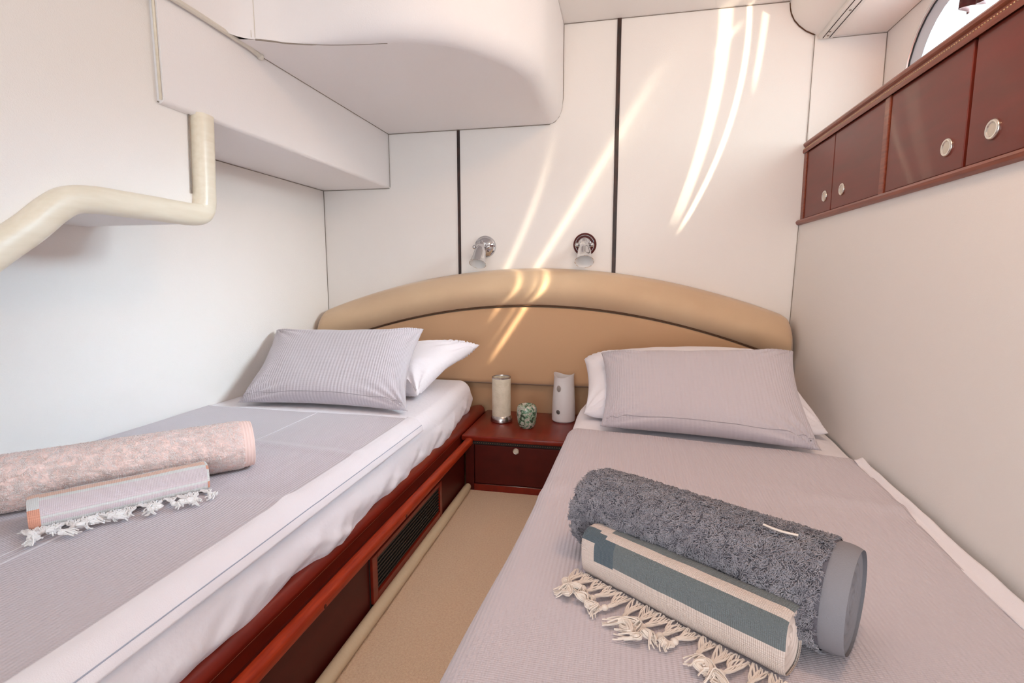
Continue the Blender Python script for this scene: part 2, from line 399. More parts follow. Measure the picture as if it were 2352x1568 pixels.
# ceiling, with the rounded soffit along the right and the lower recess ceiling
prof = [(-1.6, 2.027), (0.655, 2.027), (0.658, 2.0), (0.663, 1.978), (0.675, 1.952), (0.695, 1.928), (0.722, 1.905), (0.755, 1.888), (0.775, 1.872), (1.03, 1.866), (1.03, 2.15), (-1.6, 2.15)]
bm = bmesh.new(); prism_y(bm, prof, -3.4, 0.0); struct('ceiling', bm, m_wall, sharp=30)
# wall behind the camera with a doorway
bm = bmesh.new()
box(bm, -1.6, -0.72, -3.5, -3.4, -0.05, 2.12); box(bm, 0.82, 1.15, -3.5, -3.4, -0.05, 2.12); box(bm, -0.72, 0.82, -3.5, -3.4, 1.85, 2.12)
struct('wall_front', bm, m_wall, smooth=False)
# dark vertical strips in the back wall
for i, (x, w, zt) in enumerate(((-0.794, 0.014, 1.60), (-0.040, 0.018, 2.027))):
    bm = bmesh.new(); box(bm, x-w/2, x+w/2, -0.004, 0.002, 0.70, zt); struct('trim_%d' % (i+1), bm, m_strip, smooth=False)
# thin joint lines between the upholstered panels
joints = [[(-1.528, -0.002, 0.4), (-1.528, -0.002, 1.333)], [(0.728, -0.003, 0.38), (0.744, -0.003, 1.12)], [(0.752, -0.004, 1.43), (0.757, -0.006, 1.888)],
          [(-0.285, -0.002, 2.025), (0.655, -0.002, 2.025)], [(1.018, -0.02, 1.43), (1.018, -0.02, 1.864)], [(0.80, -0.008, 1.866), (1.018, -0.02, 1.864)],
          [(-1.528, -0.002, 1.331), (-1.16, -0.002, 1.331)], [(-1.528, -1.12, 1.331), (-1.528, -0.002, 1.331)], [(-1.156, -0.003, 1.336), (-1.156, -0.003, 1.597)],
          [(1.018, -3.3, 1.866), (1.018, -0.02, 1.866)]]
for i, p in enumerate(joints):
    bm = bmesh.new(); tube(bm, p, 0.0013, 6); struct('trim_%d' % (i+3), bm, m_seam)
pp = [(0.655, -0.003, 2.02), (0.659, -0.003, 1.99), (0.664, -0.003, 1.972), (0.677, -0.003, 1.947), (0.696, -0.003, 1.925), (0.723, -0.003, 1.903), (0.756, -0.003, 1.886)]
bm = bmesh.new(); tube(bm, pp, 0.0028, 6, upv=Vector((0, 1, 0))); struct('trim_13', bm, m_tanseam)

# portholes
for i, (a, b) in enumerate(PH):
    w = thing('window_%d' % (i+1), None, None, (1.02, (a+b)/2, PZ)); w['kind'] = 'structure'
    def loop(r, x): return [(x, y, z) for y, z in stadium(a, b, PZ, r)]
    bm = bmesh.new(); tube(bm, loop(PR-0.001, 1.017), 0.006, 8, upv=Vector((1, 0, 0)), closed=True); obj('window_frame', bm, m_winframe, w)
    bm = bmesh.new(); tube(bm, loop(PR-0.007, 1.020), 0.003, 8, upv=Vector((1, 0, 0)), closed=True); obj('rubber_seal', bm, m_rubber, w)
    bm = bmesh.new(); A = loop(PR-0.004, 1.022); B = loop(PR-0.024, 1.048); n = len(A)
    va = [bm.verts.new(p) for p in A]; vb = [bm.verts.new(p) for p in B]
    for k in range(n): bm.faces.new((va[k], va[(k+1) % n], vb[(k+1) % n], vb[k]))
    obj('window_reveal', bm, m_reveal, w)
    bm = bmesh.new(); bm.faces.new([bm.verts.new(p) for p in loop(PR-0.022, 1.046)]); obj('pane', bm, m_glass, w, smooth=False)

# ---------------------------------------------------- overhead box (underside of the stairwell / berth above)
outl = [(-0.354, 0.02), (-0.354, -0.25), (-0.353, -0.45), (-0.357, -0.56), (-0.386, -0.655), (-0.438, -0.752), (-0.533, -0.868), (-0.614, -0.912), (-0.70, -0.938), (-0.814, -0.947), (-0.93, -0.945), (-1.04, -0.953), (-1.12, -0.985)]
P2 = catmull([(x, y, 0) for x, y in outl], 6)
ZB = 1.595
th = thing('overhead_locker', 'large cream upholstered overhead box with a curved front, hanging above the beds', 'overhead box', (-0.75, -0.4, ZB))
bm = bmesh.new()
rows = []
prof = [(0.0, 0.0), (0.012, 0.001), (0.026, 0.007), (0.040, 0.018), (0.052, 0.034), (0.060, 0.055), (0.0645, 0.08), (0.066, 0.11), (0.066, 0.43)]
nP = len(P2)
for i, p in enumerate(P2):
    d = P2[min(i+1, nP-1)] - P2[max(i-1, 0)]; d.normalize(); nrm = Vector((-d.y, d.x, 0))
    if nrm.dot(p - Vector((-0.8, -0.3, 0))) < 0: nrm = -nrm
    wq = sst(nP-22, nP-3, i)
    rows.append([bm.verts.new((p.x+nrm.x*lerp(a, 0.066, wq), p.y+nrm.y*lerp(a, 0.066, wq), ZB+h)) for a, h in prof])
for r0, r1 in zip(rows[:-1], rows[1:]):
    for k in range(len(prof)-1): bm.faces.new((r0[k], r1[k], r1[k+1], r0[k+1]))
RC = [tuple(r_[0].co) for r_ in rows]; LE = tuple(rows[-1][-1].co)
obj('locker_side', bm, m_soft, th)
bm = bmesh.new(); bot = [bm.verts.new((q[0], q[1], ZB)) for q in RC] + [bm.verts.new((-1.16, -1.06, ZB)), bm.verts.new((-1.16, 0.02, ZB))]
bm.faces.new(bot)
obj('locker_bottom', bm, m_soft, th, smooth=False)
# side panel continuing above the beam towards the camera, beyond the stitched seam
bm = bmesh.new()
pth = catmull([(LE[0], LE[1], 0), (LE[0]-0.022, LE[1]-0.012, 0), (-1.14, -1.09, 0), (-1.152, -1.16, 0), (-1.157, -1.30, 0)], 5) + [Vector((-1.157, -3.39, 0))]
def spf(u, v):
    k = u*(len(pth)-1); i = min(int(k), len(pth)-2); p = pth[i].lerp(pth[i+1], k-i)
    b = 0.012*math.sin(PI*min(1, v*3))*(1 if v < 1/3 else 0)
    return (p.x + b*(1 if k > 3 else k/3), p.y, 1.595 + 0.433*v)
grid(bm, spf, len(pth)-1, 14)
obj('stitched_panel', bm, m_soft, th)
for dx in (0.0, 0.010):
    bm = bmesh.new(); tube(bm, [(LE[0]-dx*0.9, LE[1]-dx*0.5-0.0005, 1.60+0.42*k/10) for k in range(11)], 0.0013, 6); obj('seam_stitching', bm, m_cord, th)
bm = bmesh.new(); tube(bm, [(q[0], q[1], ZB-0.0005) for q in RC[::-1][:24]], [0.0025]*4+[0.0022]*8+[0.001]*12, 6); obj('crease_line', bm, m_seam, th)
bm = bmesh.new(); tube(bm, [(-1.158, -0.003, ZB-0.002), (-0.352, -0.003, ZB-0.002), (-0.325, -0.003, ZB+0.008), (-0.305, -0.003, ZB+0.030), (-0.293, -0.003, ZB+0.06), (-0.287, -0.003, ZB+0.11), (-0.286, -0.003, 2.025)], 0.0016, 6, upv=Vector((0, 1, 0))); obj('edge_seam', bm, m_seam, th)
bm = bmesh.new(); tube(bm, [(-1.1585, -0.98, ZB), (-1.1585, -0.005, ZB)], 0.0018, 6); obj('edge_seam', bm, m_seam, th)
# ---------------------------------------------------- beam along the left
bm = bmesh.new()
r = 0.012
pr_ = [(-1.53, 1.333), (-1.16-r, 1.333), (-1.16-r*0.3, 1.333+r*0.3), (-1.16, 1.333+r), (-1.16, 1.598), (-1.53, 1.598)]
prism_y(bm, pr_, -1.322, 0.0)
b = obj('soffit_beam', bm, m_soft, sharp=50)
tag(b, 'cream upholstered beam running along the left wall under the ceiling', 'beam')
bm = bmesh.new(); tube(bm, [(-1.150, -3.3, 1.600), (-1.150, -2.0, 1.600), (-1.150, -1.2, 1.600), (-1.149, -1.0, 1.594), (-1.150, -0.955, 1.589)], 0.0075, 10); bmesh.ops.create_icosphere(bm, subdivisions=2, radius=0.0105, matrix=Matrix.Translation((-1.150, -0.950, 1.588))); o = obj('piping_cord', bm, m_cord)
tag(o, 'twisted cream piping cord along the top edge of the left beam', 'piping')
# ---------------------------------------------------- boxed panel with limed wood moulding (left, near the camera)
path = [(-1.190, 1.340), (-1.194, 1.26), (-1.200, 1.15), (-1.203, 1.10), (-1.215, 1.072), (-1.245, 1.062), (-1.30, 1.061), (-1.38, 1.062), (-1.45, 1.062), (-1.52, 1.062), (-1.575, 1.054), (-1.614, 1.030), (-1.665, 0.985), (-1.73, 0.935), (-1.82, 0.86), (-2.0, 0.70), (-2.3, 0.45)]
pc = catmull([(-1.172, y, z) for y, z in path], 6)
th = thing('stair_casing', 'cream wall casing at upper left edged by a wavy pale wood moulding', 'casing', (-1.36, -2.2, 1.0))
bm = bmesh.new()
c = []
for k in range(24):
    t = 2*PI*k/24; ct, s_ = math.cos(t), math.sin(t)
    c.append((math.copysign(abs(ct)**0.75, ct)*0.0305, math.copysign(abs(s_)**0.75, s_)*0.027))
tube(bm, pc, 1.0, cross=c, upv=Vector((1, 0, 0))); obj('wood_moulding', bm, m_mould, th, sharp=60)
bm = bmesh.new()
cc = [p for p in pc if p.z < 1.36]
front = [bm.verts.new((-1.182, p.y, p.z)) for p in cc]; top = [bm.verts.new((-1.182, p.y, 2.027)) for p in cc]
back = [bm.verts.new((-1.53, p.y, p.z-0.026)) for p in cc]; fb = [bm.verts.new((-1.182, p.y, p.z-0.026)) for p in cc]
for i in range(len(cc)-1):
    if abs(cc[i].y-cc[i+1].y) > 1e-4: bm.faces.new((front[i], front[i+1], top[i+1], top[i]))
    bm.faces.new((fb[i], fb[i+1], back[i+1], back[i])); bm.faces.new((fb[i], fb[i+1], front[i+1], front[i]))
obj('casing_panel', bm, m_wall, th)
bm = bmesh.new(); tube(bm, [(-1.168, -1.3255, 1.34), (-1.168, -1.3255, 2.02)], 0.0035, 6); obj('edge_piping', bm, m_mould, th)
bm = bmesh.new(); tube(bm, [(-1.178, -1.326, 1.336), (-1.178, -1.21, 1.336)], 0.002, 6); tube(bm, [(-1.178, -1.228, 1.336), (-1.178, -1.238, 1.12)], 0.0022, 6); obj('edge_seam', bm, m_seam, th)
# ---------------------------------------------------- curtain track and curtain
th = thing('curtain_track', 'white curtain track under the rounded soffit above the porthole', 'curtain track', (0.79, -1.0, 1.87))
bm = bmesh.new(); box(bm, 0.762, 0.818, -3.3, -0.025, 1.858, 1.8715, 0.002); obj('rail', bm, m_track, th)
for x in (0.778, 0.803):
    bm = bmesh.new(); box(bm, x-0.0015, x+0.0015, -3.3, -0.035, 1.8570, 1.8585); obj('slot', bm, m_gap, th, smooth=False)
for x, y in ((0.790, -0.055), (0.785, -0.09), (0.792, -0.26)):
    bm = bmesh.new(); lathe(bm, [(0, -0.001), (0.0045, -0.001), (0.0045, 0.001)], (x, y, 1.8575), 12, (0, 0, 1)); obj('screw', bm, m_seam, th)
bm = bmesh.new()
def curt(u, v):
    y = -0.600 - 0.42*u; z = 1.858 - lerp(0.195, 0.235, u)*v
    return (0.965 + 0.018*math.sin(u*34 + v*1.5) + 0.006*math.sin(u*71), y - 0.01*v, z + 0.008*math.sin(u*17)*v)
grid(bm, curt, 90, 14); o = obj('curtain', bm, m_curtain); sm = o.modifiers.new('thick', 'SOLIDIFY'); sm.thickness = 0.003
tag(o, 'dark maroon gathered curtain hanging in front of the porthole', 'curtain')

# ================================================================== WALL CABINET (right)
cab = thing('wall_cabinet', 'long low mahogany wall cabinet with round latches on the right wall', 'cabinet', (0.88, -1.2, 1.12))
CX = 0.76; z0, z1 = 1.137, 1.425
bm = bmesh.new(); box(bm, CX+0.004, 1.015, -2.9, -0.004, 1.125, 1.43); obj('carcass', bm, m_gap, cab, smooth=False)
bm = bmesh.new()   # upper moulding and shelf
pr_ = [(0.752, 1.437), (0.744, 1.441), (0.741, 1.448), (0.742, 1.456), (0.748, 1.462), (0.749, 1.468), (0.743, 1.473), (0.742, 1.480), (0.747, 1.487), (0.758, 1.489), (0.770, 1.486), (0.774, 1.478), (1.015, 1.470), (1.015, 1.432), (0.762, 1.432)]
prism_y(bm, [(x, z-0.031 if z > 1.44 else z-0.012) for x, z in pr_], -2.9, -0.002); obj('top_moulding', bm, m_cabtrim, cab)
bm = bmesh.new()
for k in range(240): bmesh.ops.create_icosphere(bm, subdivisions=1, radius=0.0026, matrix=Matrix.Translation((0.7425, -0.01-0.0095*k, 1.4255)))
o = obj('bead_inlay', bm, m_bead, cab); o['kind'] = 'stuff'
bm = bmesh.new(); pr_ = [(0.745, 1.134), (0.736, 1.131), (0.732, 1.124), (0.734, 1.116), (0.742, 1.111), (0.775, 1.111), (0.775, 1.136)]
prism_y(bm, pr_, -2.9, -0.0); obj('bottom_moulding', bm, m_cabtrim, cab)
def knob(bm1, bm2, c, ax, r):
    lathe(bm1, [(r*0.98, 0), (r, r*0.08), (r*0.97, r*0.17), (r*0.88, r*0.24), (r*0.72, r*0.22), (r*0.64, r*0.12)], c, 28, ax)
    lathe(bm2, [(r*0.66, 0), (r*0.65, r*0.13), (r*0.5, r*0.15), (r*0.25, r*0.16), (0, r*0.16)], c, 28, ax)
zt_ = 1.412
for y0, y1, k in ((-0.040, -0.323, -0.263), (-0.329, -0.698, -0.423), (-0.737, -1.094, -1.031), (-1.106, -1.480, -1.188), (-1.520, -1.88, -1.80), (-1.89, -2.26, -1.96)):
    bm = bmesh.new(); box(bm, 0.752, 0.768, y1, y0, z0, zt_, 0.0015); d = obj('door', bm, m_cab, cab, smooth=False)
    a = bmesh.new(); b = bmesh.new(); knob(a, b, (0.752, k, 1.196), (-1, 0, 0), 0.0215)
    kk = obj('latch', a, m_ring, d); obj('latch_centre', b, m_knobc, kk)
for y0, y1 in ((-0.002, -0.036), (-0.703, -0.732), (-1.485, -1.515), (-2.265, -2.9)):
    bm = bmesh.new(); box(bm, 0.748, 0.768, y1, y0, 1.132, zt_, 0.002); obj('stile', bm, m_cabtrim, cab, smooth=False)

# ================================================================== HEADBOARD
hb = thing('headboard', 'wide tan suede headboard with an arched padded roll on the back wall', 'headboard', (-0.4, -0.05, 0.25))
def top_z(x): return 0.930 - 0.172*(x+0.40)**2
def seam_z(x): return 0.757 - 0.186*(x+0.40)**2
XL, XR = -1.522, 0.722
bm = bmesh.new()
def bol(u, v):
    # u along x, v from seam (0) over the front to the wall at the top (1)
    x = lerp(XL, XR, u); e = min(x-XL, XR-x); ec = max(0.0, 1-e/0.035)**2
    zt = top_z(x) - 0.030*ec; zs = seam_z(x)
    d = 0.088 + 0.068*math.sin(PI*min(1, v/0.80))**0.8 if v < 0.80 else 0.088
    if v <= 0.8:
        t = v/0.8; z = lerp(zs, zt-0.028, t); dep = 0.118 + 0.052*math.sin(PI*t)**0.75
    else:
        t = (v-0.8)/0.2; a = t*PI/2; z = zt-0.028 + 0.028*math.sin(a); dep = 0.118 - 0.118*(1-math.cos(a))
    if v <= 0.8: dep -= 0.012*(t**6)*0
    return (x, -max(0.002, dep*(1-0.35*ec)), z)
grid(bm, bol, 110, 26)
for xx, un in ((XL, 0), (XR, 1)):
    ring = [bm.verts.new(bol(un, k/26)) for k in range(27)]; cv = [bm.verts.new((xx, -0.002, bol(un, k/26)[2])) for k in range(27)]
    for k in range(26): bm.faces.new((ring[k], ring[k+1], cv[k+1], cv[k]))
bmesh.ops.remove_doubles(bm, verts=bm.verts[:], dist=1e-5)
obj('padded_roll', bm, m_tan, hb)
bm = bmesh.new(); tube(bm, [(lerp(XL+0.01, XR-0.01, k/60), -0.124, seam_z(lerp(XL+0.01, XR-0.01, k/60))) for k in range(61)], 0.0035, 6, upv=Vector((0, 1, 0))); obj('seam_and_shade_line', bm, m_tanseam, hb)
bm = bmesh.new()
def pan(u, v):
    x = lerp(XL, XR, u); z = lerp(0.375, seam_z(x), v); e = min(v/0.06, 1, (1-v)/0.06)
    return (x, -0.098 - 0.026*math.sqrt(max(0, 1-(1-e)**2)), z)
grid(bm, pan, 60, 40); obj('padded_panel', bm, m_tan2, hb)
bm = bmesh.new(); box(bm, XL, XR, -0.074, -0.002, 0.18, 0.385, 0.004); obj('lower_panel', bm, m_tan2, hb)
bm = bmesh.new(); tube(bm, [(XL, -0.094, 0.374), (XR, -0.094, 0.374)], 0.0012, 6); obj('seam_and_shade_line', bm, m_tanseam, hb)  # dark line drawn in as the shadow gap under the padded panel

# ================================================================== READING LAMPS
def read_lamp(name, label, bx, bz, tip, wide, dark):
    t = thing(name, label, 'reading lamp', (bx, 0, bz), group='reading lamps on the back wall')
    if dark:
        bm = bmesh.new(); lathe(bm, [(0.054, 0), (0.054, 0.006), (0.050, 0.010), (0.0, 0.011)], (bx, -0.0005, bz), 40, (0, -1, 0)); obj('wood_ring', bm, m_mahog_dark, t)
        R0 = 0.033
        bm = bmesh.new(); tube(bm, [(bx+0.043*math.cos(a*PI/20), -0.0115, bz+0.043*math.sin(a*PI/20)) for a in range(40)], 0.0022, 8, closed=True, upv=Vector((0, 1, 0))); obj('chrome_ring', bm, m_chrome, t)
    else: R0 = 0.053
    bm = bmesh.new(); lathe(bm, [(R0, 0.0), (R0, 0.010), (R0*0.96, 0.015), (R0*0.86, 0.017), (R0*0.80, 0.022), (R0*0.55, 0.030), (R0*0.25, 0.034), (0, 0.035)], (bx, -0.001 - (0.009 if dark else 0), bz), 40, (0, -1, 0)); obj('rosette', bm, m_chrome, t)
    T = Vector(tip); J = Vector((bx + (T.x-bx)*0.35, -0.075, bz-0.005))
    bm = bmesh.new(); tube(bm, catmull([(bx, -0.028, bz), (bx, -0.052, bz+0.004), tuple(J)], 5), 0.008, 10)
    bmesh.ops.create_uvsphere(bm, u_segments=16, v_segments=10, radius=0.014, matrix=Matrix.Translation(J))
    tube(bm, [J + Vector((-0.034, 0, 0)), J + Vector((0.034, 0, 0))], 0.005, 10)
    for s in (-1, 1): bmesh.ops.create_uvsphere(bm, u_segments=12, v_segments=8, radius=0.010, matrix=Matrix.Translation(J + Vector((0.034*s, 0, 0))))
    obj('swivel_arm', bm, m_chrome, t)
    ax = (T - J).normalized(); L_ = (T-J).length
    bm = bmesh.new()
    pr0 = [(0.0, -0.030), (0.010, -0.029), (0.016, -0.022), (0.017, -0.008), (0.024, 0.0), (0.029, L_*0.35), (0.032, L_*0.65), (0.037, L_*0.88), (wide, L_)]
    lathe(bm, pr0 + [(wide-0.0025, L_), (0.034, L_*0.86), (0.029, L_*0.5), (0.02, L_*0.25), (0, L_*0.22)], J, 40, ax); sh = obj('lamp_shade', bm, [m_chrome, m_white_in], t)
    npf = 40
    for p in sh.data.polygons:
        cpt = p.center - J; h = cpt.dot(ax); rr = (cpt - ax*h).length
        if p.normal.dot(cpt-ax*h) < 0 and h > L_*0.2 : p.material_index = 1
        if h > L_*0.2 and rr < 0.019: p.material_index = 1
    return t
read_lamp('reading_lamp', 'all chrome reading lamp nearer the left wall strip, shade turned down left', -0.661, 1.036, (-0.668, -0.125, 0.950), 0.041, False)
read_lamp('reading_lamp', 'chrome reading lamp on a dark wooden ring beside the right wall strip', -0.176, 1.040, (-0.168, -0.135, 0.957), 0.044, True)

# ================================================================== LEFT BERTH BASE
base = thing('berth_base', 'mahogany side of the left berth with grab rail and black vent', 'berth base', (-1.0, -1.6, 0), group='berth bases')
bm = bmesh.new(); box(bm, -1.528, -0.628, -3.35, -0.499, 0.001, 0.20); obj('side_panel', bm, m_mahog_dark, base, smooth=False)
bm = bmesh.new(); prism_y(bm, [(-0.70, 0.20), (-0.70, 0.262), (-0.668, 0.268), (-0.655, 0.266), (-0.645, 0.258), (-0.640, 0.246), (-0.640, 0.236), (-0.644, 0.230), (-0.644, 0.20)], -3.35, -0.105)
bmesh.ops.bevel(bm, geom=[e for e in bm.edges if abs(e.verts[0].co.y+0.105) < 1e-4 and abs(e.verts[1].co.y+0.105) < 1e-4 and max(e.verts[0].co.z, e.verts[1].co.z) > 0.25], offset=0.012, segments=4, affect='EDGES')
obj('lee_board', bm, m_mahog, base)
bm = bmesh.new(); tube(bm, [(-0.6425, -3.3, 0.2315), (-0.6425, -0.5, 0.2315)], 0.001, 5); obj('pale_edge', bm, m_cabtrim, base)  # paler line drawn in as the highlight along the board edge
cr_ = []
for k in range(20):
    t = 2*PI*k/20; ct, s_ = math.cos(t), math.sin(t); cr_.append((math.copysign(abs(ct)**0.6, ct)*0.0150, math.copysign(abs(s_)**0.6, s_)*0.0150))
bm = bmesh.new(); tube(bm, [(-0.604, -3.3+0.2*k, 0.211) for k in range(14)] + [(-0.604, -0.502, 0.211)], 1.0, cross=cr_); rl = obj('grab_rail', bm, m_bar, base, sharp=60)
for y in (-1.18, -1.60, -2.1):
    bm = bmesh.new(); lathe(bm, [(0, 0.0005), (0.0045, 0.0005), (0.0045, -0.002)], (-0.5890, y, 0.207), 12, (1, 0, 0)); obj('plug', bm, m_mahog_dark, rl)
bm = bmesh.new(); box(bm, -0.632, -0.615, -3.3, -0.52, 0.196, 0.206); obj('rail_spacer', bm, m_mahog_dark, base, smooth=False)
# vent
bm = bmesh.new()
y0, y1, za, zb = -1.335, -0.80, 0.030, 0.160
for a in ((y0, y0+0.028, za, zb), (y1-0.02, y1, za, zb), (y0+0.028, y1-0.02, za, za+0.020), (y0+0.028, y1-0.02, zb-0.014, zb)):
    box(bm, -0.634, -0.619, a[0], a[1], a[2], a[3], 0.0012)
vf = obj('vent_frame', bm, m_mahog, base, smooth=False)
bm = bmesh.new(); box(bm, -0.640, -0.6268, y0+0.026, y1-0.018, za+0.018, zb-0.012)
for k in range(8):
    z = za+0.026+0.0115*k; box(bm, -0.6275, -0.6235, y0+0.028, y1-0.02, z, z+0.004)
obj('vent_grille', bm, m_black, vf, smooth=False)
bm = bmesh.new(); box(bm, -0.630, -0.6262, y0-0.004, y0, 0.0, 0.195); obj('panel_joint', bm, m_gap, base, smooth=False)
# cream cove roll along the floor
bm = bmesh.new()
tube(bm, [(-0.608, -3.3, 0.0175), (-0.608, -0.8, 0.0175), (-0.609, -0.53, 0.0175), (-0.610, -0.507, 0.018)], [0.017, 0.017, 0.016, 0.013], 20); o = obj('cove_roll', bm, mat('cove_vinyl', (0.66, 0.52, 0.34), 0.6, bump=('noise', 120, 0.0008)))
tag(o, 'round beige carpet-covered cove roll on the floor beside the left berth', 'cove roll')

# ================================================================== NIGHTSTAND
ns = thing('nightstand', 'low mahogany nightstand with one door between the two berths', 'nightstand', (-0.4, -0.3, 0))
YF = -0.498; NX0, NX1 = -0.622, -0.12
bm = bmesh.new(); box(bm, NX0, NX1, YF+0.012, -0.078, 0.001, 0.213); obj('carcass', bm, m_mahog_dark, ns, smooth=False)
bm = bmesh.new(); box(bm, NX0-0.017, NX1, YF-0.004, -0.078, 0.213, 0.236, 0.006, 3); obj('top', bm, m_mahog, ns)
bm = bmesh.new(); box(bm, -0.582, -0.225, YF+0.002, YF+0.014, 0.032, 0.197, 0.0015); dr = obj('door', bm, m_mahog_dark, ns, smooth=False)
a = bmesh.new(); b = bmesh.new(); knob(a, b, (-0.407, YF+0.002, 0.180), (0, -1, 0), 0.0135); kk = obj('latch', a, m_ring, dr); obj('latch_centre', b, m_knobc, kk)
for xa, xb in ((NX0, -0.586), (-0.221, NX1)):
    bm = bmesh.new(); box(bm, xa, xb, YF, YF+0.014, 0.0, 0.200, 0.0015); obj('stile', bm, m_mahog_dark, ns, smooth=False)
bm = bmesh.new(); box(bm, -0.586, -0.221, YF-0.001, YF+0.014, 0.0, 0.028, 0.0015); obj('plinth', bm, m_mahog, ns, smooth=False)
bm = bmesh.new(); box(bm, NX0, NX1, YF+0.004, YF+0.014, 0.199, 0.214); obj('top_rail', bm, m_gap, ns, smooth=False)
bm = bmesh.new(); tube(bm, [(-0.575, YF-0.0005, 0.0295), (-0.235, YF-0.0005, 0.0295)], 0.0007, 5); obj('pale_edge', bm, m_ring, ns)  # thin pale line along the top of the plinth
bm = bmesh.new()
for k in range(44): bmesh.ops.create_icosphere(bm, subdivisions=1, radius=0.0016, matrix=Matrix.Translation((-0.60+0.0095*k, YF+0.003, 0.206)))
o = obj('bead_inlay', bm, m_bead, ns)
# --- things on the nightstand
ZT = 0.236
t = thing('candle_lamp', 'cream cylinder lamp with brushed metal foot on the nightstand', 'table lamp', (-0.522, -0.262, ZT))
c = (-0.522, -0.262, ZT)
bm = bmesh.new(); lathe(bm, [(0, 0), (0.047, 0), (0.050, 0.004), (0.050, 0.014), (0.046, 0.026), (0.043, 0.030), (0, 0.030)], c, 40); obj('foot', bm, m_nickel, t)
bm = bmesh.new(); lathe(bm, [(0.0425, 0.030), (0.0425, 0.204), (0.0405, 0.204), (0.0405, 0.040), (0, 0.040)], c, 48); obj('shade', bm, m_shade, t)
bm = bmesh.new(); lathe(bm, [(0.0418, 0.200), (0.0430, 0.2005), (0.0432, 0.206), (0.0410, 0.207), (0.0402, 0.203)], c, 48); obj('rim', bm, m_nickel, t)
bm = bmesh.new(); lathe(bm, [(0.0, 0), (0.024, 0.0), (0.034, 0.008), (0.040, 0.025), (0.043, 0.05), (0.044, 0.075), (0.042, 0.092), (0.036, 0.101), (0.026, 0.104), (0.020, 0.100), (0.016, 0.09), (0, 0.088)], (-0.391, -0.338, ZT), 40)
o = obj('stone_pot', bm, m_marble); tag(o, 'small green and white marbled stone pot on the nightstand', 'pot')
# white vase with two round holes, top cut in a saddle
bm = bmesh.new()
def dip(tt, r, h): return -0.017*abs(math.sin(tt+0.25))**2*sst(0.13, 0.222, h)
lathe(bm, [(0, 0), (0.046, 0), (0.053, 0.006), (0.0535, 0.03), (0.051, 0.10), (0.0465, 0.17), (0.0455, 0.205), (0.047, 0.222), (0.0445, 0.222), (0.0425, 0.20), (0.043, 0.17), (0.047, 0.10), (0.049, 0.03), (0.045, 0.012), (0, 0.010)], (-0.246, -0.195, ZT), 56, zfun=dip)
bmesh.ops.recalc_face_normals(bm, faces=bm.faces[:])
me = bpy.data.meshes.new('vase'); bm.to_mesh(me); bm.free(); vo = linkob('white_vase', me, m_ceram)
dg = None
for dx, hz, rr, sz in ((-0.021, 0.156, 0.0105, 1.45), (-0.022, 0.050, 0.0100, 1.05)):
    bm = bmesh.new(); tube(bm, [(-0.246+dx-0.01, -0.30, ZT+hz), (-0.246+dx+0.010, -0.205, ZT+hz)], 1.0, cross=[(rr*math.cos(2*PI*k/24), rr*sz*math.sin(2*PI*k/24)) for k in range(24)])
    bmesh.ops.recalc_face_normals(bm, faces=bm.faces[:]); cm = bpy.data.meshes.new('c'); bm.to_mesh(cm); bm.free(); co = bpy.data.objects.new('cut', cm); COL.objects.link(co)
    md = vo.modifiers.new('b', 'BOOLEAN'); md.operation = 'DIFFERENCE'; md.object = co; md.solver = 'EXACT'
    bpy.context.view_layer.update(); ev = vo.evaluated_get(bpy.context.evaluated_depsgraph_get()); nm = bpy.data.meshes.new_from_object(ev)
    vo.modifiers.clear(); vo.data = nm; bpy.data.objects.remove(co)
vb = bmesh.new(); vb.from_mesh(vo.data)
for e in vb.edges:
    if len(e.link_faces) == 2 and e.calc_face_angle(0) > 0.6: e.smooth = False
for f in vb.faces: f.smooth = True
vb.to_mesh(vo.data); vb.free()
if not vo.data.materials: vo.data.materials.append(m_ceram)
tag(vo, 'tall white ceramic vase with two small holes beside the right bed', 'vase')

# ================================================================== LEFT MATTRESS + BEDDING
ZL = 0.400
def edge_off(y):  # how far the right side pulls in towards the head
    return 0.035*sst(-0.75, -0.20, y) + 0.09*(sst(-0.22, -0.11, y)**2)
mt = thing('mattress', 'left mattress in a white fitted sheet, next to the left wall', 'mattress', (-1.1, -1.6, 0.25), group='mattresses of the two beds')
bm = bmesh.new()
YH, YE = -0.125, -3.3
def mprof(v):
    """v 0..1 -> (x offset from edge line, z): from wall over the top, round the edge, down the side. edge at x=-0.652"""
    if v < 0.5: return (lerp(-1.528, -0.705, v/0.5), ZL, 0, 1)
    if v < 0.68:
        a = (v-0.5)/0.18*PI/2; return (-0.705+0.053*math.sin(a), ZL-0.055*(1-math.cos(a)), math.sin(a), math.cos(a))
    t = (v-0.68)/0.32; return (-0.652 + 0.010*math.sin(PI*t) - 0.014*t*t, ZL-0.055-0.098*t, 1, 0)
def mat_f(u, v):
    y = YH + (YE-YH)*u**1.25
    x, z, nx, nzz = mprof(v)
    e = edge_off(y)
    if v >= 0.3: x -= e*min(1, (v-0.3)/0.2)
    # head end rounding
    hd = sst(YH-0.07, YH, y)
    z2 = z
    if hd > 0: z2 = lerp(z, min(z, ZL-0.055), hd*hd*0.75)
    w = 0.0
    if v > 0.55:
        fd = sst(0.55, 0.95, v)
        hem = fd**1.5
        w = 0.0115*N3(y*6+z*9, z*14, 3.1)*fd + 0.009*N3(y*17-z*22, z*13, 1.7)*fd + 0.008*max(0, N3(y*11+z*30, z*10, 8.2))**1.3*fd
        w += 0.022*hem*max(0, N3(y*3.6, 1.7, 4.4))
        z2 += 0.012*N3(y*8, 2.2)*sst(0.75, 1, v)
    return (x + nx*w, y, z2 + nzz*w)
grid(bm, mat_f, 420, 90)
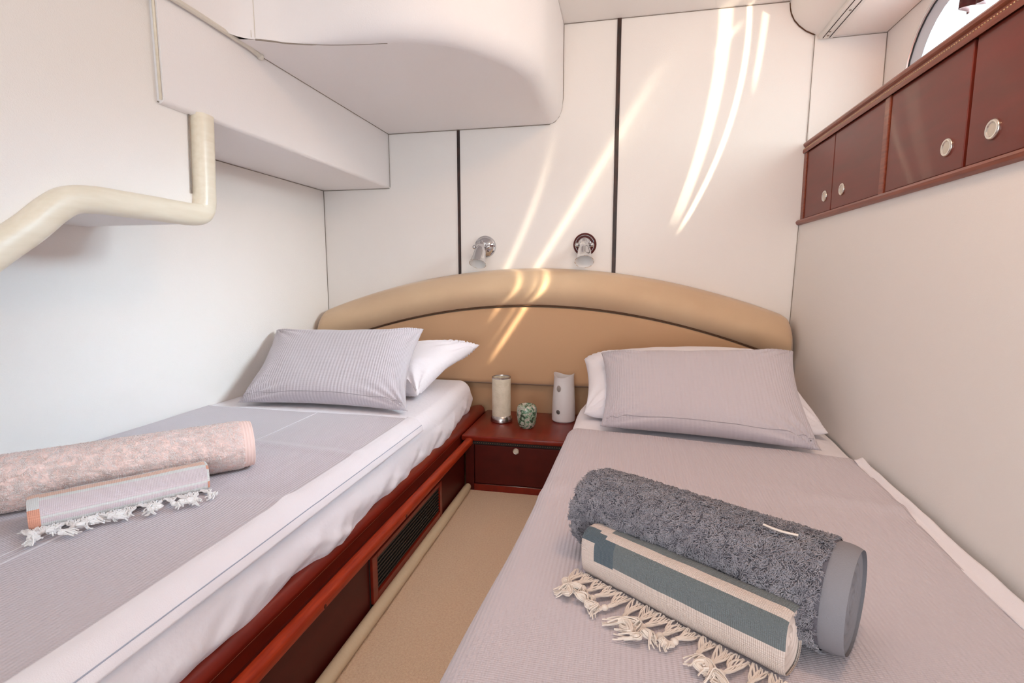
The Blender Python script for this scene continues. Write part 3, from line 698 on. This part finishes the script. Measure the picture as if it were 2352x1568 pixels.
hv = [bm.verts.new(mat_f(0, k/30)) for k in range(31)] + [bm.verts.new((-1.528, YH, 0.25))]
bm.faces.new(hv)
obj('fitted_sheet', bm, m_sheet, mt, sharp=80)
# blanket: grey ribbed top + white hem that turns over the mattress edge
def cre(x, y):   # soft cross folds and waviness of the blanket
    c1 = math.exp(-((y+1.23+0.10*(x+0.9))/0.022)**2)*0.004*sst(-1.35, -0.95, x)
    c2 = math.exp(-((y+1.585-0.16*(x+0.9))/0.026)**2)*0.006*sst(-1.15, -0.90, x)*(1-sst(-0.70, -0.64, x)*0.6)
    return c1 + c2 + 0.0022*N3(x*4, y*3.4, 0.5) + 0.0010*N3(x*14, y*11, 2.5)
bl = thing('blanket', 'grey ribbed blanket with a wide white border on the left bed', 'blanket', (-1.1, -1.8, ZL), group='ribbed blankets on the beds')
HEADY = lambda x: -0.862 + 0.010*N3(x*3, 1.0)
bm = bmesh.new()
def blf(u, v):
    x = lerp(-1.522, -0.700, v); rr = 0.0
    if v > 0.96: rr = 0.022*((v-0.96)/0.04)**2
    yh = HEADY(x) - rr - 0.012*v; y = lerp(yh, -3.3, u**1.2)
    x2 = x - edge_off(y)*v
    return (x2, y, ZL + 0.0055 + cre(x, y) - 0.004*(u < 0.002))
grid(bm, blf, 260, 110); obj('ribbed_cover', bm, m_blanket, bl, sharp=80)
bm = bmesh.new()
def bord(u, v):
    # v 0..1 across the border, from the flat top over the mattress rounding
    s = v*0.080
    y = lerp(-0.900 + 0.02*(1-v), -3.3, u**1.2)
    if s < 0.012: x, z = -0.708+s, ZL+0.0085; 
    else:
        a = min(PI/2*0.95, (s-0.012)/0.058); x = -0.698+0.055*math.sin(a)*1.0; z = ZL+0.0085-0.057*(1-math.cos(a))
    wv = 0.004*N3(y*5, v*2, 7.0)*v + 0.0015*N3(y*17, v*5, 9.0)
    return (x - edge_off(y) + wv + 0.002*v, y, z + wv*0.6 + cre(x, y)*(1-v))
grid(bm, bord, 260, 22); o = obj('white_border', bm, m_border, bl, sharp=80)
sm = o.modifiers.new('t', 'SOLIDIFY'); sm.thickness = 0.003; sm.offset = 1
bm = bmesh.new()
tube(bm, [(p[0]+0.0015, p[1], p[2]+0.0035) for p in [bord((k/120), 0.80) for k in range(121)]], 0.0011, 5); obj('hem_seam', bm, mat('blue_grey_thread', (0.42, 0.45, 0.55), 0.8), bl)
for dx in (0.0, 0.034):
    bm = bmesh.new(); tube(bm, [(-1.055+dx+0.012*sst(-1.0, -1.9, 0)-0.0*k + 0.018*k/60, lerp(-0.875 if dx == 0 else -1.60, -2.6, k/60), ZL+0.0062+cre(-1.055+dx, lerp(-0.875 if dx == 0 else -1.60, -2.6, k/60))) for k in range(61)], 0.0012, 5); obj('stitch_line', bm, m_stitch, bl)

m_hemline = mat('hem_thread', (0.36, 0.33, 0.36), 0.9)
# ================================================================== PILLOWS
def pillow(name, c00, c10, c11, c01, th, material, label, cat='pillow', seed=0.0, zmin=None, n=70, m=48, pinch=0.045, back=1.0, wr=0.006, ears=0.02, group=None, front_sign=1, hem=0.0, pw=0.42, pinchv=None):
    """c00 bottom-left, c10 bottom-right, c11 top-right, c01 top-left"""
    A, B, C_, D = map(Vector, (c00, c10, c11, c01))
    L_ = (B-A).length; H = (D-A).length
    nrm = ((B-A).cross(D-A)).normalized()*front_sign
    bm = bmesh.new(); lay = bm.loops.layers.uv.verify()
    def base_pt(u, v):
        p = A.lerp(B, u).lerp(D.lerp(C_, u), v)
        return p
    ctr = base_pt(.5, .5)
    def pt(u, v, s):
        # pinch the sides inwards between the corners
        pu = u + pinch*math.sin(PI*v)**0.8*(0.5-u)*2*(abs(u-0.5)*2)**3*(H/L_)
        pv = v + (pinch if pinchv is None else pinchv)*math.sin(PI*u)**0.8*(0.5-v)*2*(abs(v-0.5)*2)**3
        p = base_pt(pu, pv)
        eu = 1-(abs(u-0.5)*2)**3.2; ev = 1-(abs(v-0.5)*2)**3.2
        t = (max(0, eu)**pw)*(max(0, ev)**pw)
        cu = abs(u-0.5)*2; cv = abs(v-0.5)*2
        rad = math.atan2(v-0.5, u-0.5)
        k = N3(u*3+seed, v*2.2, seed)*0.6 + N3(u*8+seed, v*6, seed+4)*0.35
        edge = max(cu, cv); w = wr*k*(0.4+0.6*edge)
        # gathers running in from the corners
        w += wr*1.3*math.sin(18*math.atan2(1-cv+0.02, 1-cu+0.02))*(cu*cv)**2.0*sst(0.0, 0.25, t)
        off = (th*0.5*t*(1 if s > 0 else back) + w*min(1, t*2))*s
        if edge > 0.999: off = 0
        q = p + nrm*off
        if zmin is not None:
            zm = zmin
            if q.z < zm + 0.03:
                d = q.z - zm; q.z = zm + (0.0 if d < -0.03 else (d+0.03)**2/0.12)
        return q
    V = {}
    for s in (1, -1):
        for i in range(n+1):
            for j in range(m+1):
                if s == -1 and (i in (0, n) or j in (0, m)): V[s, i, j] = V[1, i, j]; continue
                # denser near the edges
                u = 0.5-0.5*math.cos(PI*i/n); v = 0.5-0.5*math.cos(PI*j/m); u = lerp(i/n, u, 0.6); v = lerp(j/m, v, 0.6)
                V[s, i, j] = bm.verts.new(pt(u, v, s))
    for s in (1, -1):
        for i in range(n):
            for j in range(m):
                f = [V[s, i, j], V[s, i+1, j], V[s, i+1, j+1], V[s, i, j+1]]; idx = [(i, j), (i+1, j), (i+1, j+1), (i, j+1)]
                try: fc = bm.faces.new(f)
                except ValueError: continue
                for l, (a, b) in zip(fc.loops, idx): l[lay].uv = (a/n*L_, b/m*H)
    o = obj(name, bm, material, sharp=75); tag(o, label, cat, group)
    if hem:
        bm = bmesh.new(); tube(bm, [pt(0.02+0.96*k/80, hem, 1) + nrm*0.0006 for k in range(81)], 0.0009, 5); obj('hem_seam', bm, m_hemline, o)
    return o, pt
pillow('white_pillow', (-1.46, -0.56, 0.425), (-0.775, -0.63, 0.425), (-0.612, -0.29, 0.588), (-1.43, -0.20, 0.55), 0.13, m_sheet, 'plain white pillow behind the grey cushion on the left bed', group='white pillows on the beds', seed=2.0, zmin=ZL+0.004, wr=0.020, pinch=0.10)
pillow('grey_cushion', (-1.412, -0.845, 0.414), (-0.728, -0.835, 0.414), (-0.808, -0.462, 0.673), (-1.516, -0.455, 0.652), 0.115, m_cushL, 'ribbed grey cushion leaning on the pillow of the left bed', 'cushion', hem=0.055, group='ribbed cushions on the beds', seed=5.0, zmin=ZL+0.006, wr=0.009, pinch=0.075, n=90, m=60)

# ================================================================== RIGHT BED
ZR = 0.365
def rb_wall(y): return rwx(y, ZR) - 0.006
rbase = thing('berth_base', 'dark wooden base of the right bed behind its hanging blanket', 'berth base', (0.3, -1.9, 0), group='berth bases')
bm = bmesh.new(); box(bm, -0.118, 0.56, -3.3, -0.13, 0.0, 0.195); obj('side_panel', bm, m_mahog_dark, rbase, smooth=False)
mr = thing('mattress', 'right mattress in a white sheet showing along the right wall', 'mattress', (0.3, -1.6, 0.2), group='mattresses of the two beds')
bm = bmesh.new()
def rmf(u, v):
    y = lerp(-0.125, -3.3, u**1.25); xw = rb_wall(y) - 0.004; xe = -0.165 + 0.03*sst(-0.5, -0.15, y)
    if v < 0.14: t = v/0.14; x = xe-0.0 + 0.004; z = lerp(0.215, ZR-0.045, t); x += -0.006*math.sin(PI*t)
    elif v < 0.30: a = (v-0.14)/0.16*PI/2; x = xe + 0.05*(1-math.cos(a)); z = ZR-0.045+0.045*math.sin(a)
    else: t = (v-0.30)/0.70; x = lerp(xe+0.05, xw, t); z = ZR - 0.012*sst(0.93, 1, t)
    hd = sst(-0.20, -0.125, y); z = min(z, lerp(z, ZR-0.05, hd*hd))
    z += 0.003*N3(x*8, y*7, 3) + (0.010*max(0, N3(x*9, y*12, 6))*sst(-0.80, -0.5, y) if v > 0.2 else 0)
    return (x, y, z)
grid(bm, rmf, 220, 70)
hv = [bm.verts.new(rmf(0, k/30)) for k in range(31)] + [bm.verts.new((rb_wall(-0.125), -0.125, 0.215))]; bm.faces.new(hv)
obj('fitted_sheet', bm, m_sheet, mr, sharp=80)
# blanket with the drape to the floor on the aisle side
bR = thing('blanket', 'pinkish grey ribbed blanket on the right bed, hanging to the floor', 'blanket', (0.2, -1.9, ZR), group='ribbed blankets on the beds')
def bedge(y): return interp([(-2.6, 0.60), (-1.65, 0.592), (-1.48, 0.602), (-1.11, 0.640), (-0.93, 0.650), (-0.8, 0.66)], y)
def cre2(x, y):
    return (0.0035*N3(x*3.5+4, y*3, 0.5) + 0.0012*N3(x*12, y*10, 2.5)
            + 0.007*math.exp(-((y+1.20+0.18*(x-0.3))/0.03)**2)*sst(0.15, 0.5, x) + 0.006*math.exp(-((y+1.30-0.25*(x+0.2))/0.03)**2)*(1-sst(-0.15, 0.1, x)))
bm = bmesh.new(); lay_y = []
EX = -0.172
def EXF(y): return interp([(-3.3, -0.235), (-1.9, -0.219), (-1.8, -0.215), (-1.55, -0.196), (-1.39, -0.188), (-0.8, -0.172)], y)
def brf(u, v):
    yh0 = -0.80
    # v: 0 at floor -> 0.42 top of roll -> 1 at wall side edge
    if v > 0.45:
        t = (v-0.45)/0.55
        y = lerp(-0.775 - 0.125*t - 0.02*sst(0.75, 1, t), -3.3, u**1.25)
        x = lerp(EXF(y)+0.04, bedge(y), t); z = ZR + 0.009 + cre2(x, y)
        return (x, y, z)
    y = lerp(-0.775, -3.3, u**1.25)
    flare = interp([(-3.3, 0.05), (-2.0, 0.045), (-1.8, 0.030), (-1.3, 0.018), (-0.775, 0.0)], y)
    if v > 0.33:
        a = (v-0.33)/0.12*PI/2; x = EXF(y) + 0.04*(1-math.cos(a)) - flare*0.25*(1-(v-0.33)/0.12); z = ZR-0.036+0.045*math.sin(a) + cre2(EX+0.04, y)
        return (x-0.004*math.sin(3*y)*0, y, z)
    t = 1-v/0.33   # 0 at the top of the drop, 1 at the floor
    fold = 0.020*t*math.sin(y*13+0.8*math.sin(y*5)) + 0.010*t*N3(y*9, 3, t)
    x = EXF(y) - flare*(0.25+0.9*t) + fold - 0.015*t
    z = lerp(ZR-0.036, 0.012, t)
    return (x, y + 0.02*t, z)
grid(bm, brf, 260, 130); o = obj('ribbed_cover', bm, m_blanket, bR, sharp=80)
sm = o.modifiers.new('t', 'SOLIDIFY'); sm.thickness = 0.004; sm.offset = 1
# white sheet strip turned up along the wall beside the blanket
bm = bmesh.new()
def strip(u, v):
    y = lerp(-0.945, -3.2, u**1.2); x = lerp(bedge(y)-0.004, rb_wall(y)-0.010, v)
    return (x, y, ZR + 0.010 + 0.009*sst(0.3, 1, v)*(1+0.6*N3(y*6, 2)) + 0.002*N3(y*15, v*3) + 0.006*sst(-1.0, -0.95, y))
grid(bm, strip, 120, 10); o = obj('white_border', bm, m_border, bR, sharp=80)
sm = o.modifiers.new('t', 'SOLIDIFY'); sm.thickness = 0.004; sm.offset = 1

pillow('white_pillow', (-0.125, -0.640, 0.392), (0.668, -0.70, 0.385), (0.62, -0.26, 0.565), (-0.150, -0.30, 0.540), 0.165, m_sheet, 'plain white pillow behind the pinkish cushion on the right bed', group='white pillows on the beds', seed=9.0, zmin=ZR+0.008, wr=0.010, pinch=0.05, pinchv=-0.13)
pillow('grey_cushion', (-0.060, -0.785, 0.388), (0.578, -0.905, 0.388), (0.598, -0.53, 0.630), (-0.074, -0.44, 0.590), 0.125, m_cushL, 'ribbed pinkish grey cushion leaning on the pillow of the right bed', 'cushion', hem=0.06, group='ribbed cushions on the beds', seed=12.0, zmin=ZR+0.012, wr=0.009, pinch=0.055, n=90, m=60)

# ================================================================== TOWELS
def frame(A, B, roll=0.0):
    A, B = Vector(A), Vector(B); d = (B-A).normalized(); s = d.cross(Vector((0, 0, 1))).normalized(); u = s.cross(d).normalized()
    return A, B, d, s, u
def roll(name, A, B, rx, rz, nU, nV, disp, material, parent, u0=0.0, u1=1.0, cap0=True, cap1=True, flat=0.0, capmat=None, capname='rolled_end', turns=4.5, pwr=1.0, bend=None, bottom=None, er=(0.06, 0.06, 0.012)):
    """rolled towel from A to B; rx half-width, rz half-height; angle v=0 at the camera-side bottom going up over the top"""
    A, B, d, s, u = frame(A, B); L_ = (B-A).length
    def sec(v, k=1.0):
        a = -PI/2 + 2*PI*v; ca, sa = math.cos(a), math.sin(a)
        return math.copysign(abs(ca)**pwr, ca)*rx*k, math.copysign(abs(sa)**pwr, sa)*rz*k
    def f(uu, v):
        t = lerp(u0, u1, uu); p = A.lerp(B, t)
        a, b = sec(v); dd = disp(t*L_, v)
        ln = math.hypot(a/rx/rx, b/rz/rz); na, nb = a/rx/rx/ln, b/rz/rz/ln
        e = min(t, 1-t)*L_; rnd = 1-(er[0] if t < 0.5 else er[1])*max(0, 1-e/er[2])**2
        q = p + s*(a*rnd + na*dd) + u*(b*rnd + nb*dd)
        if bend: q = q + bend(t)
        if bottom is not None and q.z < bottom: q.z = bottom
        return q
    bm = bmesh.new(); vs = grid(bm, f, nU, nV, cv=True, uv=True)
    o = obj(name, bm, material, parent, sharp=85)
    for flag, t, sg in ((cap0, 0.0, -1), (cap1, 1.0, 1)):
        if not flag: continue
        bm = bmesh.new(); nr = 36
        def g(k, v):
            r_ = k/nr; a, b = sec(v, max(0.0, 1-r_)*(1.0-er[1]-0.01 if sg > 0 else 1.0-er[0]-0.01))
            ph = (1-r_)*turns + v; dpt = 0.0045*abs(math.sin(PI*ph))**0.6 - 0.001 - 0.012*r_*0
            q = A.lerp(B, t) + s*a + u*b + d*sg*(dpt-0.0075)
            if bend: q = q + bend(t)
            if bottom is not None and q.z < bottom: q.z = bottom
            return q
        grid(bm, lambda a, b: g(a*nr, b), nr, 64, cv=True)
        bmesh.ops.remove_doubles(bm, verts=bm.verts[:], dist=1e-4)
        obj(capname, bm, capmat or material, parent)
    return o, f

def terry(seed, amp, sc):
    def f(l, v):
        a = 2*PI*v
        x, y, z = l*sc, math.cos(a)*0.068*sc, math.sin(a)*0.068*sc
        d = noise.voronoi(Vector((x+seed, y, z)))[0][0]
        return amp*(0.5-d) + amp*0.8*N3(x*0.33+seed, y*0.33, z*0.33) + amp*0.5*N3(x*2.2, y*2.2, z*2.2)
    return f
# grey towel on the right bed
gt = thing('bath_towel', 'thick grey terry towel rolled up on the right bed', 'towel', (0.14, -1.63, ZR+0.012), group='rolled terry towels')
GA, GB = (-0.052, -1.535, 0.4515), (0.322, -1.766, 0.4515)
def dent(l, v): return -0.026*math.exp(-((v-0.17)/0.12)**2)*(1-sst(0.28, 0.345, l))*sst(0.0, 0.05, l)*(1 if v < 0.6 else 0)
tg3 = terry(3, 0.0022, 260)
roll('terry_body', GA, GB, 0.076, 0.0745, 300, 260, lambda l, v: tg3(l, v) + dent(l, v), m_greyt, gt, u0=0.0, u1=0.935, cap1=False, capmat=m_greyt, er=(0.25, 0, 0.028))
def hemd(l, v): return 0.0008*N3(l*30, v*20)
roll('flat_hem', GA, GB, 0.076, 0.0745, 30, 90, lambda l, v: -0.0015+0.0012*N3(l*20, v*14), m_greyhem, gt, u0=0.93, u1=1.0, cap0=False, capmat=m_greyhem, er=(0, 0.05, 0.02))
A_, B_, d_, s_v, u_v = frame(GA, GB)
bm = bmesh.new(); pp = []
for k in range(15):
    t = 0.735+0.105*k/14; an = PI/2 + 0.10 + 0.10*math.sin(k/14*PI)
    pp.append(A_.lerp(B_, t) + s_v*(0.022 + 0.004*math.sin(k/14*PI)) + u_v*0.0795)
tube(bm, pp, 0.0016, 6); obj('loose_thread', bm, m_fringe, gt)
# pink towel on the left bed
pt_ = thing('bath_towel', 'pale pink terry towel rolled up on the left bed', 'towel', (-1.1, -1.55, ZL+0.012), group='rolled terry towels')
PA, PB = (-1.290, -1.765, 0.465), (-0.925, -1.375, 0.465)
roll('terry_body', PA, PB, 0.062, 0.0585, 330, 240, terry(8, 0.0026, 260), m_pink, pt_, u0=0.0, u1=0.955, cap1=False, capmat=m_pinkhem, er=(0.25, 0, 0.028))
def steps(l, v): return 0.0007*math.sin(l*900)
roll('hem_layers', PA, PB, 0.0615, 0.058, 24, 90, steps, m_pinkhem, pt_, u0=0.95, u1=1.0, cap0=False, capmat=m_pinkhem, er=(0, 0.05, 0.02))

def pile(name, A, B, rx, rz, u1, n, length, rad, material, parent, seed, bottom, vlo=0.0, vhi=0.62, lift=0.55, off=None):
    # terry loops: short curly tufts standing on the roll
    rnd = random.Random(seed); A, B, d, s, u = frame(A, B); L_ = (B-A).length; V = []; F = []
    for k in range(n):
        t = rnd.random()*u1; v = lerp(vlo, vhi, rnd.random()); a = -PI/2 + 2*PI*v; ca, sa = math.cos(a), math.sin(a)
        # v = 0 is the underside; the sign of s puts small v on the camera side
        rn = 1-0.25*max(0, 1-t*L_/0.028)**2; q = A.lerp(B, t) + s*ca*rx*rn + u*sa*rz*rn
        nrm = (s*ca/rx + u*sa/rz).normalized(); tg = nrm.cross(d)
        if off is not None: q = q + nrm*off(t*L_, v)
        l = t*L_; hd = 5.5*N3(l*42+seed, v*19) + 2.2*N3(l*110, v*50+seed) + rnd.uniform(-0.7, 0.7)
        dr = d*math.cos(hd) + tg*math.sin(hd); sd = nrm.cross(dr)
        ln = length*rnd.uniform(0.7, 1.2); lf = lift*rnd.uniform(0.5, 1.3)*(0.75+0.5*N3(l*60, v*26, 3+seed)); b = len(V)
        cv = rnd.uniform(-1.1, 1.1)
        for j in range(4):
            f = j/3; c = q - nrm*0.001 + dr*(ln*f) + nrm*(ln*lf*math.sin(f*PI*0.72)) + sd*cv*ln*f*f
            r_ = rad*(1.0, 1.05, 0.9, 0.45)[j]
            for m in range(3):
                an = 2*PI*m/3 + 0.5; p = c + sd*math.cos(an)*r_ + nrm*math.sin(an)*r_
                if p.z < bottom: p.z = bottom
                V.append(tuple(p))
        for j in range(3):
            for m in range(3):
                m2 = (m+1) % 3; F.append((b+j*3+m, b+j*3+m2, b+j*3+3+m2, b+j*3+3+m))
        F.append((b+9, b+10, b+11))
    me = bpy.data.meshes.new(name); me.from_pydata(V, [], F); me.update()
    o = linkob(name, me, material, parent); o['kind'] = 'stuff'; return o
pile('terry_pile', GA, GB, 0.0765, 0.075, 0.925, 40000, 0.0058, 0.00082, m_greyp, gt, 4, ZR+0.0135, off=dent, lift=0.8)
pile('terry_pile', PA, PB, 0.0622, 0.0588, 0.95, 30000, 0.0042, 0.00065, m_pinkp, pt_, 9, ZL+0.009, lift=0.6)

# flat-weave fringed towels
CRM = (0.78, 0.65, 0.58); TEAL = (0.185, 0.21, 0.215); TEAL2 = (0.115, 0.15, 0.175)
m_pesh = banded('striped_flatweave', [(0.0, CRM), (0.248, TEAL), (0.402, CRM), (0.492, TEAL), (0.60, CRM)],
                [(0.20, [(0.0, CRM), (0.244, TEAL2), (0.402, CRM), (0.492, TEAL), (0.60, CRM)]), (0.135, [(0.0, CRM), (0.244, TEAL2), (0.445, CRM), (0.52, TEAL), (0.60, CRM)]), (0.085, [(0.0, CRM), (0.325, TEAL2), (0.475, CRM), (0.56, TEAL), (0.60, CRM)])], ribs=(130, 110))
WHT = (0.85, 0.83, 0.83); COR = (0.88, 0.42, 0.30); PNK = (0.84, 0.72, 0.76); PCH = (0.86, 0.58, 0.48)
m_peshL = banded('coral_flatweave', [(0.0, WHT), (0.20, PNK), (0.235, WHT), (0.25, PNK), (0.40, WHT), (0.455, PCH), (0.52, WHT)],
                 [(0.06, [(0.0, WHT), (0.13, COR), (0.30, WHT), (0.48, PCH), (0.55, WHT)]), (-0.985, [(0.0, WHT), (0.16, COR), (0.24, WHT), (0.36, COR), (0.43, WHT)])], ribs=(110, 100))
def peshd(seed):
    def f(l, v): return 0.0022*N3(l*7+seed, v*3) + 0.0012*N3(l*24+seed, v*8)
    return f
t2 = thing('fringed_towel', 'folded cream and teal striped towel with tassels, leaning on the grey towel', 'towel', (0.09, -1.72, ZR+0.012), group='fringed towels')
A2, B2 = (-0.039, -1.630, 0.418), (0.230, -1.822, 0.422)
_, f2 = roll('woven_body', A2, B2, 0.032, 0.044, 120, 120, peshd(1), m_pesh, t2, pwr=0.62, capmat=mat('cream_weave', CRM, 0.9, spec=0.1), turns=3.5, bottom=ZR+0.0125)
t3 = thing('fringed_towel', 'folded white and coral towel with tassels, leaning on the pink towel', 'towel', (-1.0, -1.65, ZL+0.008), group='fringed towels')
A3, B3 = (-1.105, -1.768, 0.438), (-0.918, -1.532, 0.438)
_, f3 = roll('woven_body', A3, B3, 0.030, 0.032, 120, 120, peshd(6), m_peshL, t3, pwr=0.66, capmat=mat('white_weave', WHT, 0.9, spec=0.1), turns=3.5, bottom=ZL+0.0095)

def tassels(A, B, hw, zb, n, length, material, parent, seed, ns=16, r=0.0011, xr=(0.0, 1.0), thick=0.0045):
    rnd = random.Random(seed); A, B, d, s, u = frame(A, B); L_ = (B-A).length; Z = Vector((0, 0, 1))
    for k in range(n):
        t0 = lerp(xr[0], xr[1], (k+0.5)/n); w = L_*(xr[1]-xr[0])/n
        c0 = A.lerp(B, t0) + s*hw; c0.z = zb + 0.005; bm = bmesh.new()
        sg = rnd.choice((-1, 1)); ln = length*rnd.uniform(0.8, 1.25); cu = rnd.uniform(0.5, 1.0)
        # the path of the bundle: out from the edge, through the knot, then a limp curl
        K = [c0, c0 + s*ln*0.22 + d*sg*0.10*w, c0 + s*ln*0.42 + d*sg*0.35*w*rnd.random(),
             c0 + s*ln*0.62 + d*sg*ln*0.16*cu, c0 + s*ln*(0.80-0.12*cu) + d*sg*ln*0.34*cu,
             c0 + s*ln*(0.95-0.42*cu) + d*sg*ln*0.30*cu*rnd.uniform(0.3, 1.2), c0 + s*ln*(1.02-0.30*cu) + d*sg*ln*0.12*rnd.uniform(-1, 1)]
        hz = (0.004, 0.006, 0.007, 0.006, 0.007+0.006*cu, 0.009*cu+0.004, 0.004)
        for p, h in zip(K, hz): p.z = zb + h
        C = catmull(K, 5); m = len(C)
        for q in range(ns):
            ph = 2*PI*q/ns + rnd.uniform(-.3, .3); fr = rnd.uniform(0.6, 1.0); P = []; cut = m - rnd.randint(0, 4); fly = rnd.uniform(-1, 1)
            for i_ in range(cut):
                f = i_/(m-1); dd = (C[min(i_+1, m-1)] - C[max(i_-1, 0)]).normalized(); sd = dd.cross(Z).normalized()
                fan = (q/(ns-1)-0.5)*w*1.08*max(0, 1-f/0.38)
                rad = thick*fr*(0.45 if abs(f-0.40) < 0.04 else 1.0)*(0.35+0.65*sst(0.2, 0.55, f)) * (1 + 0.5*sst(0.75, 1, f))
                tw = ph + f*9*sg
                p = C[i_] + d*fan + sd*math.cos(tw)*rad + Z*(math.sin(tw)*rad*0.75 + rad*0.3) + sd*fly*0.004*sst(0.8, 1, f)
                p += d*0.0022*math.sin(f*22+ph*3)*max(0, 1-f/0.4) + Z*0.0025*abs(math.sin(f*15+ph))*max(0, 1-f/0.4)
                p.z = max(p.z, zb + r*1.1); P.append(p)
            tube(bm, P, r, 5)
        bmesh.ops.create_icosphere(bm, subdivisions=2, radius=1.0, matrix=Matrix.Translation(C[12] + Z*0.001) @ Matrix.Diagonal((0.0058, 0.0058, 0.0048, 1)))
        obj('tassel', bm, material, parent)
tassels(A2, B2, 0.031, ZR+0.013, 15, 0.088, m_fringe, t2, 11, xr=(-0.03, 1.02), thick=0.0050)
tassels(A3, B3, 0.029, ZL+0.010, 14, 0.074, m_fringeW, t3, 23, ns=16, r=0.0013, xr=(-0.04, 1.0), thick=0.0058)
